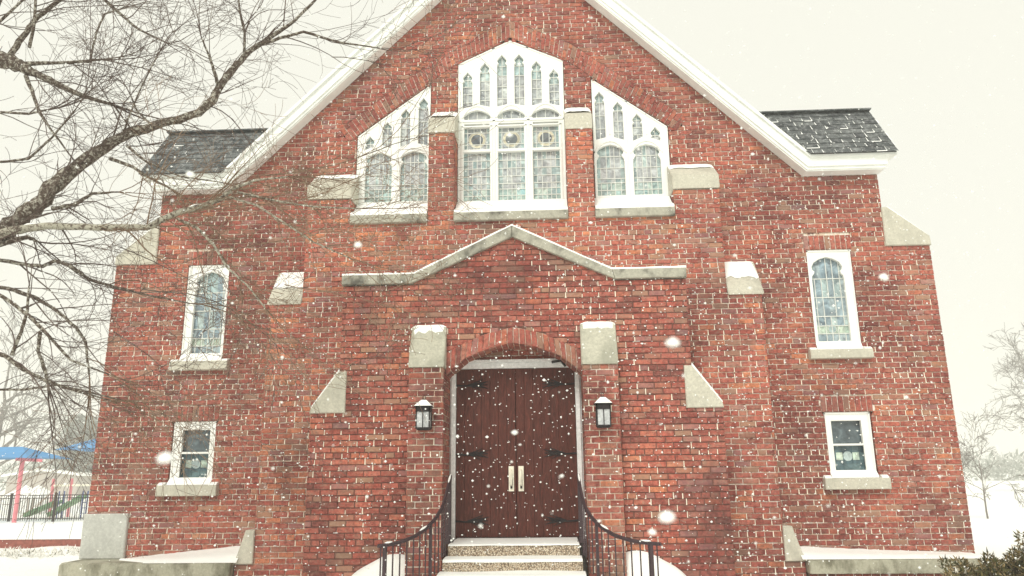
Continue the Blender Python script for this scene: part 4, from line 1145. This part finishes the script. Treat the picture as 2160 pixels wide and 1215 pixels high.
for wh in ('bark', 'bark_pale'):
    m = MB()
    for mt, L in LIMBS:
        P3 = [at(a, b, y) for a, b, y, r in L]; R3 = [r*y/FPX*.83 for a, b, y, r in L]
        # refine with a small crooked wander
        pts = []; rad = []
        for i in range(len(P3)-1):
            for k in range(4):
                t = k/4; j = R3[i]*.22
                pts.append(P3[i].lerp(P3[i+1], t)+Vector((rt.uniform(-j, j), rt.uniform(-j, j), rt.uniform(-j, j)))*(k > 0)); rad.append((R3[i]*(1-t)+R3[i+1]*t)*rt.uniform(.93, 1.09))
        pts.append(P3[-1]); rad.append(R3[-1])
        if mt == wh:
            m.tube(pts, rad, 9)
        if wh == 'bark': pth.append((mt, pts, rad))
    if wh == 'bark':
        m.tube([Vector(v) for v in tb]+[at(-60, 540, 6.0)], [.40, .33, .29, .24, .17], 12)
        m.tube([Vector(tb[2]), Vector((-5.9, 6.15, 3.6)), Vector((-5.7, 6.2, 4.6)), at(-60, 112, 6.2)], [.29, .25, .2, .15], 12)
        m.tube([Vector(tb[1]), at(-200, 700, 5.9), at(-40, 600, 5.8)], [.16, .06, .03], 8)
        m.tube([at(-200, 700, 5.9), at(-100, 760, 5.8), at(-40, 735, 5.7)], [.06, .04, .03], 8)
        m.tube([at(-200, 700, 5.9), at(-120, 800, 5.9), at(-40, 822, 6.0)], [.05, .03, .015], 8)
        m.tube([at(-60, 540, 6.0), at(-50, 535, 5.9), at(-60, 505, 5.8)], [.1, .06, .05], 8)
        m.tube([at(-60, 112, 6.2), at(-70, 160, 6.2), at(-30, 235, 6.2)], [.07, .03, .015], 8)
        m.tube([at(-60, 112, 6.2), at(-60, 60, 6.2), at(-40, 40, 6.2)], [.07, .03, .015], 8)
        m.tube([at(-60, 112, 6.2), at(20, -60, 6.3), at(200, -20, 6.4)], [.07, .04, .02], 8)
        m.tube([at(-60, 540, 6.0), at(-60, 400, 6.0), at(-30, 345, 6.1)], [.08, .04, .018], 8)
    put2(m, 'trunk' if wh == 'bark' else 'limb', wh, tree, True)
ls = MB()
for mt, pts, rad in pth:
    i = 0
    while i < len(pts)-3:
        if rad[i] > .016 and rt.random() < .5:
            n = rt.randint(2, 4); seg = [(pts[k]+Vector((0, 0, rad[k]*.62)), rad[k]*.50) for k in range(i, min(i+n+1, len(pts)))]
            rr_ = [r for p, r in seg]; rr_[0] *= .2; rr_[-1] *= .2
            ls.tube([p for p, r in seg], rr_, 6); i += n
        i += rt.randint(1, 3)
put2(ls, 'snow_cover', 'snow', tree, True)
tw = MB(); twp = MB()
for idx, (mt, pts, rad) in enumerate(pth):
    ln = sum((b-a).length for a, b in zip(pts, pts[1:]))
    n = int(ln*((7.4 if pts[0].z > 3.6 else 5.6) if mt == 'bark' else 12))
    for k in range(n):
        i = rt.randrange(0, len(pts)-1)
        p = pts[i]; d = (pts[i+1]-pts[i]).normalized()
        ax = Vector((rt.gauss(0, 1), rt.gauss(0, 1), rt.gauss(0, 1))).cross(d).normalized()
        nd = Matrix.Rotation(rt.uniform(.5, 1.2), 3, ax)@d
        nd.y *= .6
        nd = (nd+Vector((.30, 0, .05))).normalized()
        wallside = p.x > -3.6 and p.z < 5.2
        leng = rt.uniform(.35, 1.05)*(1.0 if rad[i] > .008 else .8)
        if idx in (10, 11, 12, 13): leng *= .85
        twigs(twp if (p.x > -3.3 and p.z < 4.3) else tw, p, nd, leng, min(rad[i]*.5, rt.uniform(.004, .010)), 2, rt, droop=.02, nseg=7, wig=.20, minr=.0016, kids=(1, 4), decay=(.4, .75), bias=.45)
    # a terminal spray carries each limb on
    d = (pts[-1]-pts[-3]).normalized()
    for k in range(3):
        twigs(twp if (pts[-1].x > -3.3 and pts[-1].z < 4.3) else tw, pts[-1], (d+Vector((rt.gauss(0, .16), rt.gauss(0, .16), rt.gauss(0, .14)))).normalized(), rt.uniform(.6, 1.2), rad[-1]*.8, 2, rt, droop=.04, nseg=8, wig=.18, minr=.0019, kids=(3, 6))
# long thin whips sweeping across the wall
for (a, b, y, dx, dz, ln, r) in ((560, 370, 6.2, 1, .02, 2.2, .007), (760, 330, 6.6, 1, .25, 1.1, .006), (700, 120, 6.7, 1, .0, 1.2, .006), (600, 600, 6.2, 1, -.2, 1.3, .005), (420, 640, 6.3, 1, -.12, 1.6, .005), (240, 700, 6.0, 1, -.45, 1.3, .005), (330, 540, 6.1, 1, -.3, 1.6, .005), (250, 520, 6.0, 1, -.35, 1.7, .005), (260, 800, 6.0, 1, -.1, .9, .004), (300, 610, 6.2, 1, -.1, 1.9, .006), (520, 520, 6.1, 1, .03, 1.4, .005), (200, 600, 6.1, 1, -.25, 1.8, .005), (640, 420, 6.2, 1, .15, 1.3, .005)):
    twigs(twp if b > 350 and a > 320 else tw, at(a, b, y), (dx, .05, dz), ln, r, 2, rt, droop=.02, nseg=10, wig=.13, minr=.0019, kids=(5, 8), decay=(.3, .55))
put2(tw, 'twigs', 'twig', tree); o = put2(twp, 'twigs', 'twig_pale', tree); o['label'] = 'tan twigs in front of the brick wall'

def bare_tree(x, y, h, r, seed, label, group, lean=(0, 0), spread=(.35, .8), nl=9, depth=4, minr=.012, z0=None):
    rn = random.Random(seed); z = gh(x, y)-.1 if z0 is None else z0
    t = empty('bare_tree', (x, y, z), label, 'tree', group)
    m = MB(); pts = [Vector((x, y, z))]; n = 6
    for i in range(n): pts.append(pts[-1]+Vector((lean[0]+rn.gauss(0, .05), lean[1]+rn.gauss(0, .05), 1))*h*.11)
    rad = [r*(1-.09*i) for i in range(n+1)]; m.tube(pts, rad, 8)
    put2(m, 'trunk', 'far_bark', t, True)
    c = MB()
    for k in range(nl):
        p = pts[2+k % (n-1)]; a = rn.uniform(0, 2*PI); up_ = rn.uniform(.5, 1.6)
        twigs(c, p, (math.cos(a), math.sin(a)*.8, up_), h*rn.uniform(.38, .6), r*.42, depth, rn, droop=-.03, nseg=6, wig=.3, minr=minr, spread=spread, kids=(3, 5), decay=(.45, .72))
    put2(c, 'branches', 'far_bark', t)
    return t
G = 'bare trees beyond the church'
p = at(-25, 1040, 58); bare_tree(p.x, 58, 12.0, .26, 3, 'wide pale bare tree behind the blue shade canopy', G, nl=12, depth=3, minr=.018)
p = at(2330, 1040, 62); bare_tree(p.x, 62, 10.2, .24, 5, 'tall pale bare tree at the right edge of the view', G, lean=(-.02, 0), nl=10, minr=.014)
p = at(2085, 1100, 30); bare_tree(p.x, 30, 3.3, .036, 8, 'slender young bare tree just right of the church corner', G, nl=8, depth=3, minr=.007)
p = at(2330, 1040, 46); bare_tree(p.x, 46, 8.2, .18, 14, 'bare tree with low reaching boughs at the right edge, nearer one', G, lean=(-.05, 0), nl=8, minr=.009)

# leafy masses
def clump(mb, c, r, n, sz, rn, mi=0, flat=False):
    for _ in range(n):
        v = Vector((rn.gauss(0, 1), rn.gauss(0, 1), rn.gauss(0, 1))).normalized()*rn.uniform(.35, 1)**.5
        p = Vector((c[0]+v.x*r[0], c[1]+v.y*r[1], c[2]+v.z*r[2]))
        d = (v+Vector((rn.gauss(0, .4), rn.gauss(0, .4), rn.gauss(0, .4)+.3))).normalized()
        w = d.orthogonal().normalized(); w = Matrix.Rotation(rn.uniform(0, 6.28), 3, d)@w
        s_ = sz*rn.uniform(.6, 1.4)
        mb.add([p-w*s_*.22, p+w*s_*.22, p+d*s_], [(0, 1, 2)], mi)
rb = random.Random(4)
bush = empty('juniper_bush', (5.35, 8.6, 0), 'rusty green juniper bush at the foot of the church right corner', 'bush')
st_ = MB(); fo = MB()
for k in range(75):
    a = rb.uniform(0, 2*PI); ln = rb.uniform(.42, .88); b0 = Vector((5.35+rb.uniform(-.25, .25), 8.6+rb.uniform(-.25, .25), 0))
    d = Vector((math.cos(a)*.9, math.sin(a)*.8, rb.uniform(.35, 1.2))).normalized()
    e = b0+d*ln; st_.tube([b0, b0.lerp(e, .5)+Vector((0, 0, .05)), e], [.012, .008, .003], 4)
    for q_ in range(16):
        t = rb.uniform(.4, 1.05); p = b0.lerp(e, t)
        clump(fo, p, (.07, .07, .06), 26, .05, rb)
for (dx, hh) in ((.15, 1.10), (.55, 1.0), (.38, 1.22), (.75, 1.05), (.0, .85)):
    b0 = Vector((5.35+dx, 8.55, .1)); e = Vector((5.35+dx*1.15, 8.5, hh)); st_.tube([b0, e], [.01, .003], 4)
    for q_ in range(22): clump(fo, b0.lerp(e, rb.uniform(.35, 1.02)), (.045, .045, .05), 14, .05, rb)
put2(st_, 'stems', 'twig', bush); put2(fo, 'foliage', 'juniper', bush)
hed = empty('hedge', (-10.5, 16.2, 0), 'low snow covered hedge running in front of the small brick wall', 'hedge')
fo = MB()
for k in range(90):
    x = -15.5+k*.105; clump(fo, (x+rb.uniform(-.05, .05), 16.3+rb.uniform(-.35, .2), .03), (.22, .3, .085*rb.uniform(.6, 1.4)), 80, .06, rb)
put2(fo, 'foliage', 'snowy_shrub', hed)
EX = at(166, 1000, 92).x
ev = empty('evergreen_tree', (EX, 92, -.3), 'dense grey green evergreen tree beside the church left corner', 'tree')
fo = MB(); 
for k in range(150):
    t = rb.random(); z = .8+t*7.4; rr3 = 3.0*(1-t*.5)
    a = rb.uniform(0, 6.28); clump(fo, (EX+rr3*math.cos(a)*rb.random(), 92+rr3*math.sin(a)*rb.random(), z), (1.3, 1.3, 1.0), 75, .5, rb)
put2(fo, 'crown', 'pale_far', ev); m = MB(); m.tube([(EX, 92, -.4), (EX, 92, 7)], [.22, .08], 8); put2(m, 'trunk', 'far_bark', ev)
tl = MB()
for k in range(110):
    x = rb.uniform(30, 110); y = rb.uniform(125, 165); clump(tl, (x, y, .6+rb.random()*2.0), (4, 3, 1.6), 50, .9, rb)
for k in range(60):
    x = rb.uniform(-90, -40); y = rb.uniform(95, 125); clump(tl, (x, y, 1+rb.random()*2), (3, 2, 2), 60, .8, rb)
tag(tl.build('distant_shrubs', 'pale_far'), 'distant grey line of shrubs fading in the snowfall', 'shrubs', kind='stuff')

# ------------------------------------------------------------------ low brick wall, fence, playground, house
m = MB()
wl = empty('low_brick_wall', (-11, 18.1, 0), 'low red brick garden wall topped with snow at the far left', 'wall')
c = MB(); c.box(-18, -6.6, 18.0, 18.25, -.1, .19); put2(c, 'wall', 'low_brick', wl)
c = MB(); c.add(*snow_strip([(-18, .19), (-6.6, .19)], 17.98, 18.28, .05, .4)); put2(c, 'snow_cover', 'snow', wl)
FY = 35.0
fe = empty('metal_fence', (-23, FY, gh(-23, FY)), 'black metal picket fence around the playground', 'fence')
zg = gh(-23, FY)
for k in range(6):
    x0 = -28.6+k*2.1
    c = MB(); c.box(x0-.045, x0+.045, FY-.045, FY+.045, zg-.1, zg+1.24); c.box(x0-.055, x0+.055, FY-.055, FY+.055, zg+1.24, zg+1.27); put2(c, 'post', 'iron', fe)
    if k < 5:
        c = MB()
        for z in (.12, 1.02, 1.15): c.box(x0+.045, x0+2.055, FY-.018, FY+.018, zg+z, zg+z+.035)
        x = x0+.12
        while x < x0+2.02: c.box(x-.011, x+.011, FY-.011, FY+.011, zg+.05, zg+1.19); x += .108
        put2(c, 'picket_panel', 'iron', fe)
def canopy(px, py, Y, wx, wy, rise, label, posts, zt):
    p = at(px, py, Y); z0 = gh(p.x, Y)
    c = empty('shade_canopy', (p.x, Y, z0), label, 'shade canopy', 'blue shade canopies over the playground')
    f = MB(); top = (p.x, Y, zt+rise)
    co = [(p.x-wx, Y-wy, zt), (p.x+wx, Y-wy, zt), (p.x+wx, Y+wy, zt), (p.x-wx, Y+wy, zt)]
    mid = wx*.35
    t2 = [(p.x-mid, Y, zt+rise), (p.x+mid, Y, zt+rise)]
    N_ = 8
    def sheet(a, b, c_, d):
        a, b, c_, d = map(Vector, (a, b, c_, d)); vs = []; fs = []
        for i in range(N_+1):
            for j in range(N_+1):
                u, v = i/N_, j/N_; q_ = (a.lerp(b, u)).lerp(d.lerp(c_, u), v); q_.z -= .10*math.sin(PI*u)*math.sin(PI*v)*rise*2 - .04*math.sin(PI*u)*(1-v)*2*.5
                vs.append(q_)
        for i in range(N_):
            for j in range(N_): k = i*(N_+1)+j; fs.append((k, k+N_+1, k+N_+2, k+1))
        f.add(vs, fs)
    sheet(co[0], co[1], t2[1], t2[0]); sheet(co[1], co[2], t2[1], t2[1]); sheet(co[2], co[3], t2[0], t2[1]); sheet(co[3], co[0], t2[0], t2[0])
    put2(f, 'fabric', 'blue_cloth', c)
    for (dx, dy) in posts:
        m = MB(); m.tube([(p.x+dx, Y+dy, z0-.1), (p.x+dx, Y+dy, zt+.05)], .092, 10); put2(m, 'post', 'pink', c)
    m = MB(); m.bar((p.x+posts[0][0]-.3, Y+posts[0][1], zt-.03), (p.x+wx*1.08, Y+posts[0][1], zt-.10), .10, .13); put2(m, 'beam', 'pink', c)
    return c
pc = at(46, 1030, 33.5)
canopy(5, 1000, 34.2, 2.2, 1.6, .55, 'blue hipped shade canopy on a red post at the left edge', [(pc.x-at(5, 1000, 34.2).x, -.9)], 2.45)
canopy(222, 1000, 50.0, 2.5, 1.9, .80, 'blue shade canopy half hidden by the church corner', [(1.4, 0)], 3.35)
# swing frame and slides
sw = empty('swing_frame', (-25.2, 39, gh(-25, 39)), 'red playground swing frame with a yellow top bar behind the fence', 'swing frame')
zz = gh(-25, 39); pa, pb = at(107, 1060, 39), at(146, 1060, 39)
for p, nm in ((pa, 'post'), (pb, 'post')):
    m = MB(); m.tube([(p.x, 39, zz-.1), (p.x, 39, zz+1.9)], .07, 8); put2(m, nm, 'pink', sw)
m = MB(); m.tube([(pa.x, 39, zz+1.55), (pb.x+2.2, 39, zz+1.55)], .05, 8); put2(m, 'top_bar', 'brass', sw)
for k, (px, lab) in enumerate(((145, 'green playground slide behind the fence, nearer the church'), (95, 'green playground slide behind the fence, next to the red canopy post'))):
    p = at(px, 1075, 37.5); zb = gh(p.x, 37.5)
    s_ = empty('slide', (p.x, 37.5, zb), lab, 'slide', 'green slides in the playground')
    m = MB(); a = Vector((p.x-.9, 37.5, zb+.12)); b = Vector((p.x+.7, 37.5, zb+(1.0, .75)[k])); m.bar(a, b, .5, .05); m.bar(a+Vector((0, -.25, .08)), b+Vector((0, -.25, .08)), .04, .16); m.bar(a+Vector((0, .25, .08)), b+Vector((0, .25, .08)), .04, .16); put2(m, 'chute', 'green_plastic', s_)
    m = MB()
    for dy in (-.2, .2): m.tube([(b.x+.05, 37.5+dy, zb-.05), (b.x+.05, 37.5+dy, zb+1.3)], .03, 6)
    for q_ in range(3): m.bar((b.x+.05, 37.3, zb+.25+.25*q_), (b.x+.05, 37.7, zb+.25+.25*q_), .03, .03)
    put2(m, 'ladder', 'blue_plastic', s_)
# snow humps on play houses
for k, (px, w) in enumerate(((50, .9), (78, .8))):
    p = at(px, 1060, 43); zb = gh(p.x, 43); t = empty('play_tent', (p.x, 43, zb), ('snow topped play shelter left of the red post, behind the fence', 'snow topped play shelter right of the red post, behind the fence')[k], 'play shelter', 'snowy play shelters')
    m = MB(); m.add([(p.x-w, 43-w, zb+.85), (p.x+w, 43-w, zb+.85), (p.x+w, 43+w, zb+.85), (p.x-w, 43+w, zb+.85), (p.x, 43, zb+1.55)], [(0, 1, 4), (1, 2, 4), (2, 3, 4), (3, 0, 4)]); put2(m, 'roof', 'snow', t)
    m = MB()
    for a in (-1, 1):
        for b in (-1, 1): m.tube([(p.x+a*w*.92, 43+b*w*.92, zb-.1), (p.x+a*w*.92, 43+b*w*.92, zb+.86)], .05, 6)
    put2(m, 'post', 'tan_brick', t)
# far house
HY = 88.0; pl, pr_ = at(15, 1040, HY), at(165, 1040, HY); pk = at(92, 992, HY)
hs = empty('house', (pk.x, HY, -.35), 'pale brick gabled house far behind the playground', 'house')
w2 = (pr_.x-pl.x)/2; zE = 2.0
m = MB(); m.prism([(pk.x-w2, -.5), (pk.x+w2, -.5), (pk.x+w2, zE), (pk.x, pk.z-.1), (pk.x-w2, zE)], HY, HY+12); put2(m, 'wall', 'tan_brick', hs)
m = MB()
for s in (1, -1): m.prism([(pk.x, pk.z-.08), (pk.x+(w2+.5)*s, zE-.14), (pk.x+(w2+.5)*s, zE+.12), (pk.x, pk.z+.2)], HY-.4, HY+12.4)
put2(m, 'roof', 'snow', hs)

# ------------------------------------------------------------------ falling snow
fl = MB(); rf_ = random.Random(77)
for k in range(4300):
    Y = 1.3+7.8*rf_.random()**.55
    px, py = rf_.uniform(-40, 2200), rf_.uniform(-30, 1240)
    p = at(px, py, Y)
    if p.z < .15 or Y > 8.9: continue
    r = rf_.uniform(.0028, .0062)*(1.4 if rf_.random() < .10 else 1)*min(1, .35+Y/6)
    fl.blob(p, (r*rf_.uniform(.8, 1.6), r, r*rf_.uniform(.7, 1.3)), 0, k)
for k in range(1100):
    Y = rf_.uniform(5.0, 8.9) if k > 150 else rf_.uniform(6.5, 9.6)
    p = at(rf_.uniform(240, 2080), rf_.uniform(200, 1200), Y) if k > 150 else at(rf_.uniform(960, 1220), rf_.uniform(780, 1130), min(Y, 8.9))
    r = rf_.uniform(.0045, .0085)
    if p.z > .2: fl.blob(p, (r*rf_.uniform(.8, 1.7), r*.8, r*rf_.uniform(.6, 1.2)), 0, k+9000)
for (px, py, Y, r) in ((1408, 1090, .95, .0085), (1420, 722, 1.0, .0075), (349, 966, .8, .0075), (1865, 585, 1.5, .008), (755, 516, 1.4, .006), (1376, 1122, 1.4, .006), (400, 368, 1.6, .008), (1085, 912, 1.8, .006), (1075, 285, 1.7, .006)):
    fl.blob(at(px, py, Y), (r*1.35, r, r*.85), 0, int(px), 1)
tag(fl.build('falling_snow', 'snow', None, True), 'snowflakes drifting down in front of the church', 'snowflakes', kind='stuff')

# ------------------------------------------------------------------ haze, sky, light
m = MB(); m.box(-270, 270, -245, 280, -2.2, 19)
hz = m.build('haze', 'snow'); hz.data.materials.clear()
mt = bpy.data.materials.new('snow_haze'); mt.use_nodes = True; nt = mt.node_tree
for n_ in list(nt.nodes): nt.nodes.remove(n_)
out = nt.nodes.new('ShaderNodeOutputMaterial'); pv = nt.nodes.new('ShaderNodeVolumePrincipled')
pv.inputs['Color'].default_value = (.97, .97, .94, 1); pv.inputs['Density'].default_value = .0032; pv.inputs['Anisotropy'].default_value = 0.1
nt.links.new(pv.outputs[0], out.inputs['Volume']); hz.data.materials.append(mt); hz['kind'] = 'stuff'; hz['label'] = 'pale falling snow haze filling the air'
hz['category'] = 'haze'

sc = bpy.context.scene
w = bpy.data.worlds.new('World'); sc.world = w; w.use_nodes = True; nt = w.node_tree
bg = nt.nodes['Background']; sky = nt.nodes.new('ShaderNodeTexSky'); sky.sky_type = 'NISHITA'; sky.sun_disc = False
SE, SA = math.radians(42), math.radians(196)   # sun high, behind the camera and a little left
sky.sun_elevation = SE; sky.sun_rotation = SA; sky.air_density = 1; sky.dust_density = 6; sky.ozone_density = 1
mx = nt.nodes.new('ShaderNodeMix'); mx.data_type = 'RGBA'; mx.inputs[0].default_value = .93
mx.inputs[7].default_value = (7.5, 7.4, 6.5, 1)     # closed cloud deck
nt.links.new(sky.outputs[0], mx.inputs[6]); nt.links.new(mx.outputs[2], bg.inputs[0]); bg.inputs[1].default_value = .10
ld = bpy.data.lights.new('sun', 'SUN'); ld.energy = 1.45; ld.angle = math.radians(18); ld.color = (1, .97, .90)
lo = bpy.data.objects.new('sun', ld); C.objects.link(lo)
dv = Vector((math.sin(SA)*math.cos(SE), math.cos(SA)*math.cos(SE), math.sin(SE)))
lo.rotation_euler = dv.to_track_quat('Z', 'Y').to_euler()
sc.view_settings.view_transform = 'Standard'; sc.view_settings.look = 'None'; sc.view_settings.gamma = 1; sc.view_settings.exposure = 0.42
sc.cycles.volume_bounces = 2; sc.cycles.max_bounces = 8; sc.cycles.use_denoising = True
